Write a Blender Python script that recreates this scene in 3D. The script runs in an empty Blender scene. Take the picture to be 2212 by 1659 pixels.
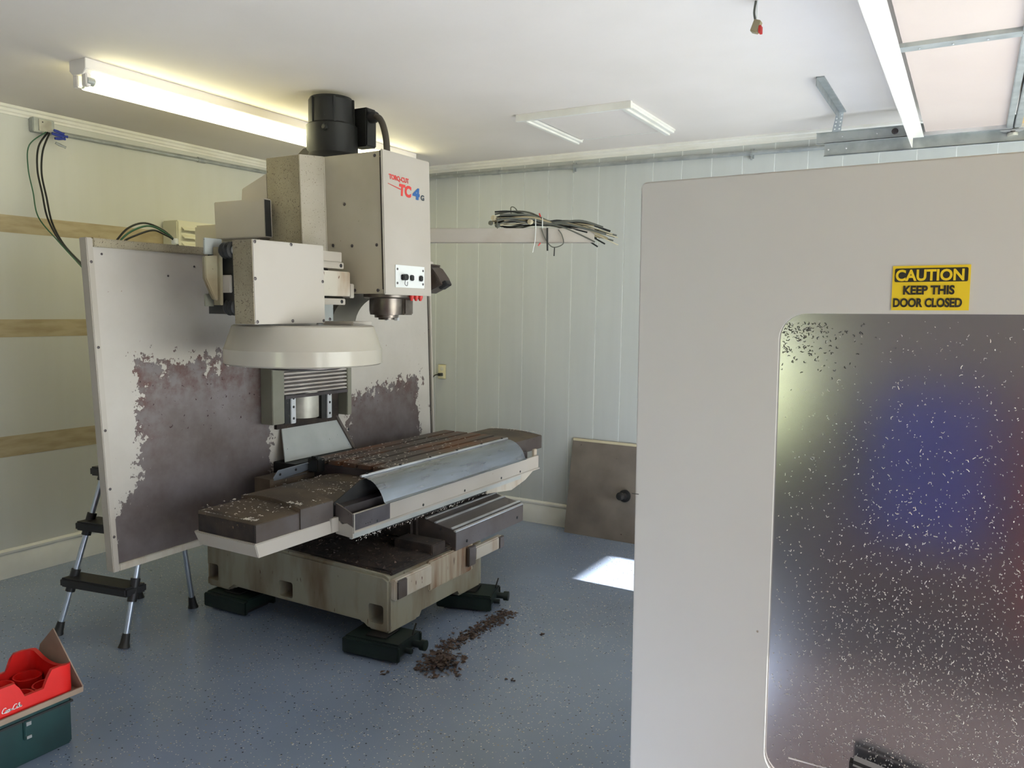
import bpy, bmesh, math, random
from mathutils import Vector, Matrix
random.seed(7)
S = bpy.context.scene
C = S.collection

# ------------------------------------------------------------------ camera
cam_d = bpy.data.cameras.new('camera'); cam = bpy.data.objects.new('camera', cam_d); C.objects.link(cam)
cam_d.sensor_fit = 'HORIZONTAL'; cam_d.sensor_width = 36.0; cam_d.lens = 27.874
cam_d.clip_start = 0.05
right = Vector((0.865128, 0.501347, 0.014290)); down = Vector((0.059178, -0.073742, -0.995520)); fwd = Vector((-0.498047, 0.862098, -0.093465))
m = Matrix((right, -down, -fwd)).transposed().to_4x4()
m.translation = Vector((4.5914, -4.9755, 1.5343))
cam.matrix_world = m
S.camera = cam

# ------------------------------------------------------------------ world, sun, exposure
w = bpy.data.worlds.new('sky'); S.world = w; w.use_nodes = True
bgn = w.node_tree.nodes['Background']
bgn.inputs[0].default_value = (0.80, 0.89, 1.0, 1); bgn.inputs[1].default_value = 8.0
sun_d = bpy.data.lights.new('sun', 'SUN'); sun_d.energy = 52; sun_d.angle = math.radians(0.6); sun_d.color = (1, .97, .92)
sun = bpy.data.objects.new('sun', sun_d); C.objects.link(sun)
el = math.radians(26.7)
sun.rotation_euler = Vector((-math.cos(el), 0.0, -math.sin(el))).to_track_quat('-Z', 'Y').to_euler()
sun.location = (14, -1, 6)
OPX, OPY0, OPY1, OPZ = 6.75, -5.0, -0.45, 2.10          # the open garage doorway in the right wall
por_d = bpy.data.lights.new('doorway_portal', 'AREA'); por_d.shape = 'RECTANGLE'; por_d.size = OPY1 - OPY0; por_d.size_y = OPZ
por_d.cycles.is_portal = True
por = bpy.data.objects.new('doorway_portal', por_d); C.objects.link(por)
por.location = (OPX + .14, (OPY0 + OPY1) / 2, OPZ / 2)
por.rotation_euler = Matrix((Vector((0, 1, 0)), Vector((0, 0, 1)), Vector((1, 0, 0)))).transposed().to_euler()
S.view_settings.view_transform = 'Standard'; S.view_settings.look = 'None'
S.view_settings.exposure = -0.32; S.view_settings.gamma = 1.0; S.view_settings.use_curve_mapping = False
S.cycles.max_bounces = 8; S.cycles.diffuse_bounces = 5; S.cycles.glossy_bounces = 3; S.cycles.transmission_bounces = 4
S.cycles.sample_clamp_indirect = 8.0

# ------------------------------------------------------------------ materials
def lin(c):
    return tuple((v / 255 / 12.92) if v / 255 <= .04045 else ((v / 255 + .055) / 1.055) ** 2.4 for v in c)
MATS = {}
def mat(name, col, rough=.5, metal=0.0, col2=None, scale=4.0, lo=.4, hi=.65, stretch=(1, 1, 1), specks=(), bump=0.0, bscale=60.0,
        emit=None, rough2=None, spec=.5, coat=0.0):
    m = bpy.data.materials.new(name); m.use_nodes = True; MATS[name] = m
    nt = m.node_tree; N = nt.nodes; L = nt.links; b = N['Principled BSDF']
    b.inputs['Base Color'].default_value = (*lin(col), 1); b.inputs['Roughness'].default_value = rough
    b.inputs['Metallic'].default_value = metal; b.inputs['Specular IOR Level'].default_value = spec
    if coat: b.inputs['Coat Weight'].default_value = coat; b.inputs['Coat Roughness'].default_value = .12
    tc = N.new('ShaderNodeTexCoord'); mp = N.new('ShaderNodeMapping'); mp.inputs['Scale'].default_value = stretch
    L.new(tc.outputs['Object'], mp.inputs[0])
    out = None
    def mix(fac, a, bcol):
        x = N.new('ShaderNodeMix'); x.data_type = 'RGBA'; L.new(fac, x.inputs[0])
        if a is None: x.inputs[6].default_value = (*lin(col), 1)
        else: L.new(a, x.inputs[6])
        x.inputs[7].default_value = (*lin(bcol), 1)
        return x.outputs[2]
    def ramp(sc, lo, hi, det=6):
        n = N.new('ShaderNodeTexNoise'); n.inputs['Scale'].default_value = sc; n.inputs['Detail'].default_value = det
        L.new(mp.outputs[0], n.inputs[0])
        r = N.new('ShaderNodeMapRange'); r.inputs[1].default_value = lo; r.inputs[2].default_value = hi
        L.new(n.outputs[0], r.inputs[0]); return r.outputs[0]
    if col2 is not None:
        f = ramp(scale, lo, hi); out = mix(f, out, col2)
        if rough2 is not None:
            q = N.new('ShaderNodeMapRange'); q.inputs[3].default_value = rough; q.inputs[4].default_value = rough2
            L.new(f, q.inputs[0]); L.new(q.outputs[0], b.inputs['Roughness'])
    for (sc, th, c) in specks:
        out = mix(ramp(sc, th, th + .03, 2), out, c)
    if out is not None: L.new(out, b.inputs['Base Color'])
    if bump:
        n = N.new('ShaderNodeTexNoise'); n.inputs['Scale'].default_value = bscale; L.new(mp.outputs[0], n.inputs[0])
        bp = N.new('ShaderNodeBump'); bp.inputs['Strength'].default_value = bump; bp.inputs['Distance'].default_value = .004
        L.new(n.outputs[0], bp.inputs['Height']); L.new(bp.outputs[0], b.inputs['Normal'])
    if emit:
        b.inputs['Emission Color'].default_value = (*emit[0], 1); b.inputs['Emission Strength'].default_value = emit[1]
    return m

mat('wall_grey', (203, 203, 196), .5, col2=(201, 201, 193), scale=2, bump=.03, bscale=14, stretch=(6, 6, .5))
mat('plank_grey', (190, 193, 190), .45, col2=(187, 190, 187), scale=3, bump=.04, bscale=22, stretch=(5, 5, .45))
mat('groove_light', (232, 234, 230), .6)
mat('bare_strip', (182, 168, 136), .75, col2=(166, 150, 118), scale=6, stretch=(1, 1, 5), bump=.1, bscale=30, specks=((38, .74, (110, 84, 60)),))
mat('ceiling', (226, 218, 210), .8, col2=(221, 213, 204), scale=1.5, bump=.05, bscale=80)
mat('trim_white', (232, 230, 222), .4, col2=(222, 219, 208), scale=5)
mat('baseboard', (226, 225, 218), .4, col2=(212, 210, 200), scale=4, specks=((9, .73, (128, 136, 146)),))
mat('floor', (132, 147, 171), .2, col2=(123, 137, 159), scale=1.2, spec=.9)
mat('beige', (186, 178, 158), .45, col2=(174, 165, 143), scale=3, specks=((70, .76, (120, 100, 82)),))
mat('beige_clean', (180, 173, 162), .34, col2=(173, 165, 152), scale=2.2, specks=((55, .79, (140, 120, 100)),))
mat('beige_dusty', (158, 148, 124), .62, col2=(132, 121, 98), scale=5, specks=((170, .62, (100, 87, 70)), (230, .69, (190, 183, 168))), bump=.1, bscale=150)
mat('beige_flecked', (186, 178, 160), .5, col2=(172, 163, 143), scale=4, specks=((170, .66, (128, 114, 96)), (230, .72, (208, 202, 190))))
mat('beige_gloss', (182, 176, 163), .2, col2=(174, 167, 152), scale=2.2, specks=((55, .8, (140, 120, 100)),))
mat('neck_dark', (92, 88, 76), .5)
mat('bracket_tan', (142, 136, 112), .55, col2=(124, 110, 84), scale=6, specks=((60, .7, (86, 66, 50)),))
mat('beige_stained', (190, 183, 168), .55, col2=(150, 118, 82), scale=4, lo=.52, hi=.78, stretch=(2, 2, .7), specks=((20, .72, (94, 62, 44)),))
mat('base_cast', (148, 145, 128), .55, col2=(112, 94, 70), scale=3, lo=.46, hi=.7, stretch=(2.5, 2.5, .6), specks=((26, .72, (84, 60, 44)),), bump=.12, bscale=40)
mat('rust_streaked', (176, 166, 146), .6, col2=(122, 84, 54), scale=5, lo=.42, hi=.62, stretch=(3, 3, .3), specks=((30, .7, (78, 54, 40)),))
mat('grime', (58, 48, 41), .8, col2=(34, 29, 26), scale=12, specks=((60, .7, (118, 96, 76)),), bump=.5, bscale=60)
mat('steel_dark', (92, 86, 86), .38, .55, col2=(70, 64, 64), scale=5, specks=((90, .72, (52, 44, 40)),))
mat('steel_cover', (104, 96, 92), .42, .5, col2=(84, 72, 62), scale=4, specks=((80, .72, (60, 50, 44)),))
mat('cover_top', (96, 82, 66), .6, .1, col2=(70, 60, 50), scale=6, specks=((100, .7, (140, 128, 112)),))
mat('steel_bright', (216, 217, 218), .3, .7, col2=(190, 190, 190), scale=6)
mat('shield_steel', (176, 183, 196), .2, .97, col2=(148, 149, 154), scale=26, lo=.3, hi=.8, stretch=(1, .12, 1), specks=((90, .75, (96, 92, 90)),), rough2=.34)
mat('galvanized', (178, 182, 180), .4, .55, col2=(158, 162, 161), scale=14)
mat('aluminium', (190, 200, 212), .32, .85)
mat('slat_steel', (206, 199, 192), .35, .35, col2=(186, 178, 170), scale=8)
mat('black_rubber', (26, 26, 25), .55, col2=(40, 39, 36), scale=10)
mat('black_motor', (26, 27, 25), .45, col2=(36, 36, 32), scale=6, specks=((60, .74, (88, 86, 74)),))
mat('black_plastic', (34, 33, 33), .45)
mat('hose', (74, 68, 58), .6)
mat('olive_paint', (130, 128, 114), .5, col2=(118, 116, 101), scale=5)
mat('column_blue', (178, 182, 178), .5, col2=(164, 168, 164), scale=5, specks=((60, .74, (96, 98, 98)),))
mat('ball_cover', (190, 188, 176), .4, .2, col2=(160, 156, 144), scale=9)
mat('rust_table', (84, 76, 70), .5, .3, col2=(120, 80, 54), scale=2.6, lo=.44, hi=.62, specks=((34, .72, (176, 128, 86)), (70, .72, (58, 44, 36))), stretch=(2.2, .8, 1))
mat('spindle_steel', (120, 112, 104), .3, .8, col2=(90, 82, 76), scale=9)
mat('white_plate', (232, 234, 230), .35)
mat('red_plastic', (196, 44, 36), .38)
mat('red_print', (206, 62, 56), .5)
mat('blue_print', (44, 92, 150), .5)
mat('dark_print', (52, 60, 66), .5)
mat('yellow_sign', (240, 206, 40), .45)
mat('black_print', (44, 42, 34), .5)
mat('green_skate', (17, 36, 30), .5, col2=(12, 24, 21), scale=8)
mat('green_box', (24, 62, 62), .4, col2=(18, 48, 50), scale=6)
mat('crate_red', (206, 28, 24), .38)
mat('white_print', (238, 232, 228), .5)
mat('cardboard', (158, 140, 122), .8, col2=(132, 114, 98), scale=4)
mat('wire_black', (24, 26, 22), .45)
mat('wire_green', (40, 92, 62), .45)
mat('wire_nut', (40, 58, 150), .45)
mat('cable_grey', (92, 93, 84), .5)
mat('cable_tan', (150, 138, 108), .5)
mat('cable_light', (200, 190, 160), .5)
mat('cream_plastic', (222, 219, 200), .45, col2=(214, 210, 188), scale=5)
mat('outlet', (228, 220, 180), .4)
mat('enclosure', (209, 206, 199), .4, col2=(203, 199, 191), scale=1.6, lo=.35, hi=.75, specks=((36, .8, (150, 136, 116)),))
mat('door_skin', (198, 183, 173), .55, col2=(192, 176, 166), scale=1.4)
mat('door_skin_tan', (206, 172, 116), .6)
mat('panel_board', (128, 119, 109), .5, .15, col2=(112, 103, 94), scale=5, specks=((24, .74, (74, 62, 52)),))
mat('tube_lamp', (255, 255, 240), .4, emit=((1.0, 0.96, 0.58), 13.0))
mat('lamp_body', (236, 230, 224), .4)
mat('rust_chip', (94, 78, 70), .8, .1, col2=(56, 44, 40), scale=40)
mat('metal_chip', (222, 216, 206), .4, .25)
mat('dark_chip', (60, 58, 54), .5, .4)
mat('blue_paint', (14, 40, 150), .5)
mat('brown_mat', (52, 43, 42), .8)
mat('arm_paint', (174, 167, 156), .5, col2=(156, 142, 122), scale=4, lo=.5, hi=.8)
mat('brown_wood', (96, 70, 56), .6, col2=(70, 50, 40), scale=3, stretch=(1, 6, 1))
mat('leaf_green', (206, 214, 150), .7, col2=(186, 200, 120), scale=3)
mat('drive', (196, 194, 186), .9, col2=(184, 190, 168), scale=.6)
mat('rear_wall', (190, 180, 170), .7, col2=(182, 172, 160), scale=2)
mat('window_metal', (182, 180, 183), .16, .88, col2=(172, 169, 172), scale=2, lo=.2, hi=.8, stretch=(2, 1, .8), rough2=.22)
gm = mat('glass', (255, 255, 255), .02); gm.node_tree.nodes['Principled BSDF'].inputs['Transmission Weight'].default_value = 1.0

def add_flakes(m):                                   # paint flakes scattered in the epoxy floor
    nt = m.node_tree; N = nt.nodes; L = nt.links; b = N['Principled BSDF']
    src = b.inputs['Base Color'].links[0].from_socket
    tc = N.new('ShaderNodeTexCoord')
    for sc, gate, c in ((110, .78, (206, 204, 198)), (70, .9, (150, 144, 128)), (80, .9, (48, 54, 62))):
        v = N.new('ShaderNodeTexVoronoi'); v.inputs['Scale'].default_value = sc
        L.new(tc.outputs['Object'], v.inputs[0])
        sep = N.new('ShaderNodeSeparateColor'); L.new(v.outputs['Color'], sep.inputs[0])
        a = N.new('ShaderNodeMath'); a.operation = 'GREATER_THAN'; a.inputs[1].default_value = gate; L.new(sep.outputs[0], a.inputs[0])
        d = N.new('ShaderNodeMath'); d.operation = 'LESS_THAN'; d.inputs[1].default_value = .24; L.new(v.outputs['Distance'], d.inputs[0])
        n = N.new('ShaderNodeTexNoise'); n.inputs['Scale'].default_value = 1.3; L.new(tc.outputs['Object'], n.inputs[0])
        g = N.new('ShaderNodeMath'); g.operation = 'GREATER_THAN'; g.inputs[1].default_value = .36; L.new(n.outputs[0], g.inputs[0])
        p = N.new('ShaderNodeMath'); p.operation = 'MULTIPLY'; L.new(a.outputs[0], p.inputs[0]); L.new(d.outputs[0], p.inputs[1])
        p2 = N.new('ShaderNodeMath'); p2.operation = 'MULTIPLY'; L.new(p.outputs[0], p2.inputs[0]); L.new(g.outputs[0], p2.inputs[1])
        x = N.new('ShaderNodeMix'); x.data_type = 'RGBA'; L.new(p2.outputs[0], x.inputs[0]); L.new(src, x.inputs[6])
        x.inputs[7].default_value = (*lin(c), 1); src = x.outputs[2]
    L.new(src, b.inputs['Base Color'])
add_flakes(MATS['floor'])

def make_peeling():                                   # splash panel: beige paint worn off in two big patches, bare stained steel
    m = mat('peeling_panel', (206, 199, 184), .42)
    nt = m.node_tree; N = nt.nodes; L = nt.links; b = N['Principled BSDF']
    tc = N.new('ShaderNodeTexCoord'); sp = N.new('ShaderNodeSeparateXYZ'); L.new(tc.outputs['Object'], sp.inputs[0])
    Y, Z = sp.outputs[1], sp.outputs[2]
    def M(op, a, b_, c=None):
        n = N.new('ShaderNodeMath'); n.operation = op
        for i, v in enumerate((a, b_) if c is None else (a, b_, c)):
            if isinstance(v, (int, float)): n.inputs[i].default_value = v
            else: L.new(v, n.inputs[i])
        return n.outputs[0]
    def noise(sc, det=5):
        n = N.new('ShaderNodeTexNoise'); n.inputs['Scale'].default_value = sc; n.inputs['Detail'].default_value = det
        n.inputs['Roughness'].default_value = .65; L.new(tc.outputs['Object'], n.inputs[0]); return n.outputs[0]
    n1 = M('MULTIPLY', M('SUBTRACT', noise(8), .5), .22)
    n2 = M('MULTIPLY', M('SUBTRACT', noise(30), .5), .26)
    nz = M('ADD', n1, n2)
    # left patch: y from -2.85 (-2.99 near the bottom) to -2.09, z below 1.29
    rmp = N.new('ShaderNodeMapRange'); rmp.inputs[1].default_value = .78; rmp.inputs[2].default_value = .60; L.new(Z, rmp.inputs[0])
    yl = M('SUBTRACT', -2.84, M('MULTIPLY', rmp.outputs[0], .17))
    dl = M('MINIMUM', M('MINIMUM', M('SUBTRACT', Y, yl), M('SUBTRACT', -2.10, Y)), M('MULTIPLY', M('SUBTRACT', 1.285, Z), .7))
    # right patch: y -1.5 .. -0.82, top edge rising to the right
    zt = M('ADD', 1.02, M('MULTIPLY', M('ADD', Y, 1.50), .12))
    dr = M('MINIMUM', M('MINIMUM', M('SUBTRACT', Y, -1.52), M('SUBTRACT', -.835, Y)), M('MULTIPLY', M('SUBTRACT', zt, Z), .8))
    # flecks down the right edge
    de = M('MINIMUM', M('SUBTRACT', Y, -.80), M('SUBTRACT', 1.36, Z))
    de = M('MULTIPLY', M('MINIMUM', de, .0), 1.0)
    d = M('MAXIMUM', dl, dr)
    edge = M('ADD', d, nz)
    mask = M('MULTIPLY', M('GREATER_THAN', edge, 0.0), 1.0)
    fl = M('GREATER_THAN', M('ADD', M('SUBTRACT', noise(16, 3), .68), M('MULTIPLY', de, .6)), 0.0)
    mask = M('MAXIMUM', mask, M('MULTIPLY', fl, M('LESS_THAN', Z, 1.36)))
    def mixc(f, a, c):
        x = N.new('ShaderNodeMix'); x.data_type = 'RGBA'
        if isinstance(f, (int, float)): x.inputs[0].default_value = f
        else: L.new(f, x.inputs[0])
        if isinstance(a, tuple): x.inputs[6].default_value = (*lin(a), 1)
        else: L.new(a, x.inputs[6])
        if isinstance(c, tuple): x.inputs[7].default_value = (*lin(c), 1)
        else: L.new(c, x.inputs[7])
        return x.outputs[2]
    def rng(v, a, b_):
        r = N.new('ShaderNodeMapRange'); r.inputs[1].default_value = a; r.inputs[2].default_value = b_; L.new(v, r.inputs[0]); return r.outputs[0]
    bare = mixc(rng(noise(3.5), .35, .65), (124, 116, 115), (102, 91, 87))
    rim = M('MULTIPLY', M('MULTIPLY', rng(edge, .17, .0), rng(noise(14), .42, .6)), rng(Z, .8, 1.15))
    bare = mixc(rim, bare, (98, 70, 64))
    bare = mixc(M('MULTIPLY', rng(noise(46, 2), .66, .70), M('GREATER_THAN', Z, .95)), bare, (58, 36, 36))
    bare = mixc(rng(noise(110, 2), .74, .77), bare, (160, 152, 144))
    paint = mixc(rng(noise(2.5), .4, .7), (188, 182, 172), (178, 172, 161))
    paint = mixc(rng(noise(38, 3), .70, .74), paint, (150, 128, 112))
    L.new(mixc(mask, paint, bare), b.inputs['Base Color'])
    L.new(M('MULTIPLY', mask, .45), b.inputs['Metallic'])
make_peeling()

# ------------------------------------------------------------------ mesh helpers
class MB:
    def __init__(s): s.bm = bmesh.new()
    def box(s, x0, x1, y0, y1, z0, z1, rot=None, org=None):
        vs = [s.bm.verts.new((x, y, z)) for x in (x0, x1) for y in (y0, y1) for z in (z0, z1)]
        if rot is not None:
            o = Vector(org if org else ((x0 + x1) / 2, (y0 + y1) / 2, (z0 + z1) / 2))
            for v in vs: v.co = o + rot @ (v.co - o)
        for f in ((0, 1, 3, 2), (4, 6, 7, 5), (0, 4, 5, 1), (2, 3, 7, 6), (0, 2, 6, 4), (1, 5, 7, 3)): s.bm.faces.new([vs[i] for i in f])
        return s
    def prism(s, poly, ax, lo, hi):
        """poly: 2-D points in the two other axes (in xyz order), extruded along axis ax"""
        def p3(p, t):
            q = list(p); q.insert(ax, t); return q
        a = [s.bm.verts.new(p3(p, lo)) for p in poly]; b = [s.bm.verts.new(p3(p, hi)) for p in poly]
        n = len(poly); s.bm.faces.new(a); s.bm.faces.new(b[::-1])
        for i in range(n): s.bm.faces.new((a[i], b[i], b[(i + 1) % n], a[(i + 1) % n]))
        return s
    def hexa(s, pts):
        """8 points: 4 of one face in order, then 4 opposite"""
        v = [s.bm.verts.new(p) for p in pts]
        for f in ((0, 1, 2, 3), (7, 6, 5, 4), (0, 4, 5, 1), (1, 5, 6, 2), (2, 6, 7, 3), (3, 7, 4, 0)): s.bm.faces.new([v[i] for i in f])
        return s
    def tube(s, pts, r, n=8, cap=True):
        pts = [Vector(p) for p in pts]; rs = r if isinstance(r, (list, tuple)) else [r] * len(pts)
        rings = []; up = None
        for i, p in enumerate(pts):
            t = (pts[min(i + 1, len(pts) - 1)] - pts[max(i - 1, 0)])
            if t.length < 1e-9: t = Vector((0, 0, 1))
            t.normalize()
            if up is None:
                up = Vector((0, 0, 1)) if abs(t.z) < .9 else Vector((1, 0, 0))
            u = t.cross(up)
            if u.length < 1e-6: u = t.cross(Vector((0, 1, 0)))
            u.normalize(); v = u.cross(t).normalized(); up = v
            rings.append([s.bm.verts.new(p + (u * math.cos(2 * math.pi * k / n) + v * math.sin(2 * math.pi * k / n)) * rs[i]) for k in range(n)])
        for a, b in zip(rings, rings[1:]):
            for k in range(n): s.bm.faces.new((a[k], a[(k + 1) % n], b[(k + 1) % n], b[k]))
        if cap: s.bm.faces.new(rings[0][::-1]); s.bm.faces.new(rings[-1])
        return s
    def lathe(s, prof, c, ax=2, n=32):
        """prof: (radius, height) pairs along axis ax through c"""
        rings = []
        for r, h in prof:
            ring = []
            for k in range(n):
                a = 2 * math.pi * k / n; q = [r * math.cos(a), r * math.sin(a)]; q.insert(ax, h)
                ring.append(s.bm.verts.new(Vector(c) + Vector(q)))
            rings.append(ring)
        for a, b in zip(rings, rings[1:]):
            for k in range(n): s.bm.faces.new((a[k], a[(k + 1) % n], b[(k + 1) % n], b[k]))
        s.bm.faces.new(rings[0][::-1]); s.bm.faces.new(rings[-1])
        return s
    def sheet(s, path, ax, lo, hi, th):
        """a bent sheet: 2-D path in the two other axes, extruded along ax, thickness th"""
        P2 = [Vector(p) for p in path]; off = []
        for i, p in enumerate(P2):
            t = P2[min(i + 1, len(P2) - 1)] - P2[max(i - 1, 0)]; t.normalize(); off.append(p + Vector((-t.y, t.x)) * th)
        return s.prism([tuple(p) for p in P2] + [tuple(p) for p in off[::-1]], ax, lo, hi)
    def lean(s, k, z0):
        for v in s.bm.verts: v.co.y -= k * (v.co.z - z0)
        return s
    def rotz(s, a, c):
        R = Matrix.Rotation(a, 3, 'Z'); c = Vector(c)
        for v in s.bm.verts: v.co = c + R @ (v.co - c)
        return s
    def xf(s, M4):
        s.bm.transform(M4); return s
    def mesh(s, name, bevel=0.0, seg=2, sharp=35):
        bm = s.bm; bmesh.ops.recalc_face_normals(bm, faces=bm.faces)
        if bevel:
            es = [e for e in bm.edges if len(e.link_faces) == 2 and e.calc_face_angle(0) > .5]
            bmesh.ops.bevel(bm, geom=es, offset=bevel, segments=seg, affect='EDGES', clamp_overlap=True)
        me = bpy.data.meshes.new(name); bm.to_mesh(me); bm.free()
        me.shade_smooth(); me.set_sharp_from_angle(angle=math.radians(sharp))
        return me
    def build(s, name, material, parent=None, bevel=0.0, seg=2, label=None, sharp=35):
        me = s.mesh(name, bevel, seg, sharp)
        return put(name, me, material, parent, label)

def put(name, me, material, parent=None, label=None):
    if not me.materials: me.materials.append(MATS[material] if isinstance(material, str) else material)
    o = bpy.data.objects.new(name, me); C.objects.link(o)
    if parent is not None:
        o.parent = parent
        o.matrix_parent_inverse = Matrix.Translation(-wloc(parent))
    if label: o['label'] = label
    return o
def wloc(o):
    v = Vector(o.location)
    if o.parent is not None: v = v + o.matrix_parent_inverse.translation + wloc(o.parent)
    return v
def thing(name, label, cat, loc, group=None):
    o = bpy.data.objects.new(name, None); C.objects.link(o); o.location = loc; o.empty_display_size = .1
    return tag(o, label, cat, group)
def tag(o, label, cat, group=None):
    o['label'] = label; o['category'] = cat
    if group: o['group'] = group
    return o
def base_origin(o):                                    # put a one-mesh thing's origin at its base
    vs = o.data.vertices; xs = [v.co.x for v in vs]; ys = [v.co.y for v in vs]; zs = [v.co.z for v in vs]
    c = Vector(((min(xs) + max(xs)) / 2, (min(ys) + max(ys)) / 2, min(zs)))
    o.data.transform(Matrix.Translation(-c)); o.location = c
    return o
def struct(o): o['kind'] = 'structure'; return o
def boolean(me, cutters):
    o = bpy.data.objects.new('tmp', me); C.objects.link(o); cs = []
    for c in cutters:
        co = bpy.data.objects.new('tmpc', c); C.objects.link(co); cs.append(co)
        md = o.modifiers.new('b', 'BOOLEAN'); md.operation = 'DIFFERENCE'; md.object = co; md.solver = 'EXACT'
    bpy.context.view_layer.update()
    out = bpy.data.meshes.new_from_object(o.evaluated_get(bpy.context.evaluated_depsgraph_get()))
    for q in cs + [o]: bpy.data.objects.remove(q)
    out.shade_smooth(); out.set_sharp_from_angle(angle=math.radians(35))
    return out
def rrect(x0, x1, z0, z1, r, n=6):
    out = []
    for cx, cz, a0 in ((x1 - r, z1 - r, 0), (x0 + r, z1 - r, 90), (x0 + r, z0 + r, 180), (x1 - r, z0 + r, 270)):
        for k in range(n + 1):
            a = math.radians(a0 + 90 * k / n); out.append((cx + r * math.cos(a), cz + r * math.sin(a)))
    return out
def spline(pts, n=8):
    """Catmull-Rom through the points"""
    P_ = [Vector(p) for p in pts]; out = []
    for i in range(len(P_) - 1):
        p0, p1, p2, p3 = P_[max(i - 1, 0)], P_[i], P_[i + 1], P_[min(i + 2, len(P_) - 1)]
        for k in range(n):
            t = k / n
            out.append(.5 * ((2 * p1) + (-p0 + p2) * t + (2 * p0 - 5 * p1 + 4 * p2 - p3) * t * t + (-p0 + 3 * p1 - 3 * p2 + p3) * t ** 3))
    out.append(P_[-1]); return out
def lettering(name, text, size, org, u, v, material, parent, bold=0.0, shear=0.0, width=None, align='LEFT', depth=.0006, label=None):
    """flat printed words: org lower-left, u along the line, v up"""
    cu = bpy.data.curves.new('t', 'FONT'); cu.body = text; cu.size = size; cu.offset = bold; cu.shear = shear; cu.align_x = align
    cu.extrude = depth / 2; cu.resolution_u = 4
    o = bpy.data.objects.new('t', cu); C.objects.link(o); bpy.context.view_layer.update()
    me = bpy.data.meshes.new_from_object(o.evaluated_get(bpy.context.evaluated_depsgraph_get()))
    bpy.data.objects.remove(o)
    me.materials.clear()
    u = Vector(u).normalized(); v = Vector(v).normalized(); nrm = u.cross(v)
    xs = [p.co.x for p in me.vertices]; sx = 1.0
    if width: sx = width / (max(xs) - min(xs))
    M4 = Matrix((u, v, nrm)).transposed().to_4x4(); M4.translation = Vector(org)
    if align == 'LEFT': me.transform(Matrix.Translation((-min(xs), 0, 0)))
    me.transform(M4 @ Matrix.Diagonal((sx, 1, 1, 1)))
    return put(name, me, material, parent, label)
def screws(parent, pts, ax, r=.006, material='steel_dark', h=.003):
    """small dome screws, one object each; ax = axis the head faces along (sign included)"""
    a = abs(ax) - 1; sg = 1 if ax > 0 else -1
    b = MB(); b.lathe([(r, 0), (r, h * .5 * sg), (r * .6, h * sg)], (0, 0, 0), a, 8); me = b.mesh('screw'); me.materials.append(MATS[material])
    for p in pts:
        o = bpy.data.objects.new('screw', me); C.objects.link(o); o.parent = parent
        o.matrix_parent_inverse = Matrix.Translation(-wloc(parent)); o.location = p

# ================================================================== the room
RX, RY, RZ = 6.75, -7.6, 2.6
struct(MB().box(-.15, RX + .15, RY - .15, .15, -.12, 0).build('floor', 'floor'))
struct(MB().box(-.15, RX + .15, RY - .15, .15, RZ, RZ + .12).build('ceiling', 'ceiling'))
wl = struct(MB().box(-.15, 0, RY - .15, .15, 0, RZ).build('wall_left', 'wall_grey'))
for z0, z1, y0 in ((1.915, 2.010, -4.6), (1.343, 1.441, -4.6), (.680, .795, -4.6)):         # bare bands left where shelves were taken down
    MB().box(-.002, .0015, y0, -.45, z0, z1).build('bare_strip', 'bare_strip', wl, label='tan unpainted band across the grey wall')
wb = struct(MB().box(0, RX, .0022, .15, 0, RZ).build('wall_back', 'groove_light'))
pitch = .1905; g0 = 1.034 - 5 * pitch
edges = [0.0] + [g0 + k * pitch for k in range(0, 36) if 0.02 < g0 + k * pitch < RX] + [RX]
for a, b in zip(edges, edges[1:]):
    MB().box(a + (.003 if a > 0 else 0), b - (.003 if b < RX else 0), 0.0, .0022, 0, RZ).build('plank', 'plank_grey', wb)
# right wall with the open doorway; rear wall with one window
wr = struct(MB().box(RX, RX + .15, OPY1, .15, 0, RZ).box(RX, RX + .15, RY - .15, OPY0, 0, RZ).box(RX, RX + .15, OPY0, OPY1, OPZ, RZ).build('wall_right', 'wall_grey'))
WX0, WX1, WZ0, WZ1 = 2.5, 3.46, .58, 1.45
struct(MB().box(0, WX0, RY - .15, RY, 0, RZ).box(WX1, RX, RY - .15, RY, 0, RZ).box(WX0, WX1, RY - .15, RY, 0, WZ0).box(WX0, WX1, RY - .15, RY, WZ1, RZ).build('wall_rear', 'rear_wall'))
win = struct(MB().box(WX0, WX0 + .05, RY - .12, RY + .02, WZ0, WZ1).box(WX1 - .05, WX1, RY - .12, RY + .02, WZ0, WZ1)
             .box(WX0, WX1, RY - .12, RY + .02, WZ0, WZ0 + .05).box(WX0, WX1, RY - .12, RY + .02, WZ1 - .05, WZ1)
             .box(WX0, WX1, RY - .08, RY - .04, 1.0, 1.04).build('window_1', 'trim_white'))
for z0, z1 in ((WZ0 + .05, 1.0), (1.04, WZ1 - .05)):
    MB().box(WX0 + .05, WX1 - .05, RY - .062, RY - .058, z0, z1).build('pane', 'glass', win)
# crown mould and baseboards (stepped profiles)
crown = [(0, RZ), (0, RZ - .052), (.007, RZ - .052), (.007, RZ - .040), (.013, RZ - .034), (.013, RZ - .020), (.022, RZ - .014), (.022, RZ)]
struct(MB().prism(crown, 1, RY, 0).build('trim_1', 'trim_white'))
struct(MB().prism([(-a, z) for a, z in crown], 0, 0.022, RX).build('trim_2', 'trim_white'))
bprof = [(0, 0), (.016, 0), (.016, .128), (.011, .136), (.019, .140), (.019, .152), (.008, .163), (0, .163)]
struct(MB().prism(bprof, 1, RY, 0).build('baseboard_left', 'baseboard'))
struct(MB().prism([(-a, z) for a, z in bprof], 0, 0.019, RX).build('baseboard_back', 'baseboard'))
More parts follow.
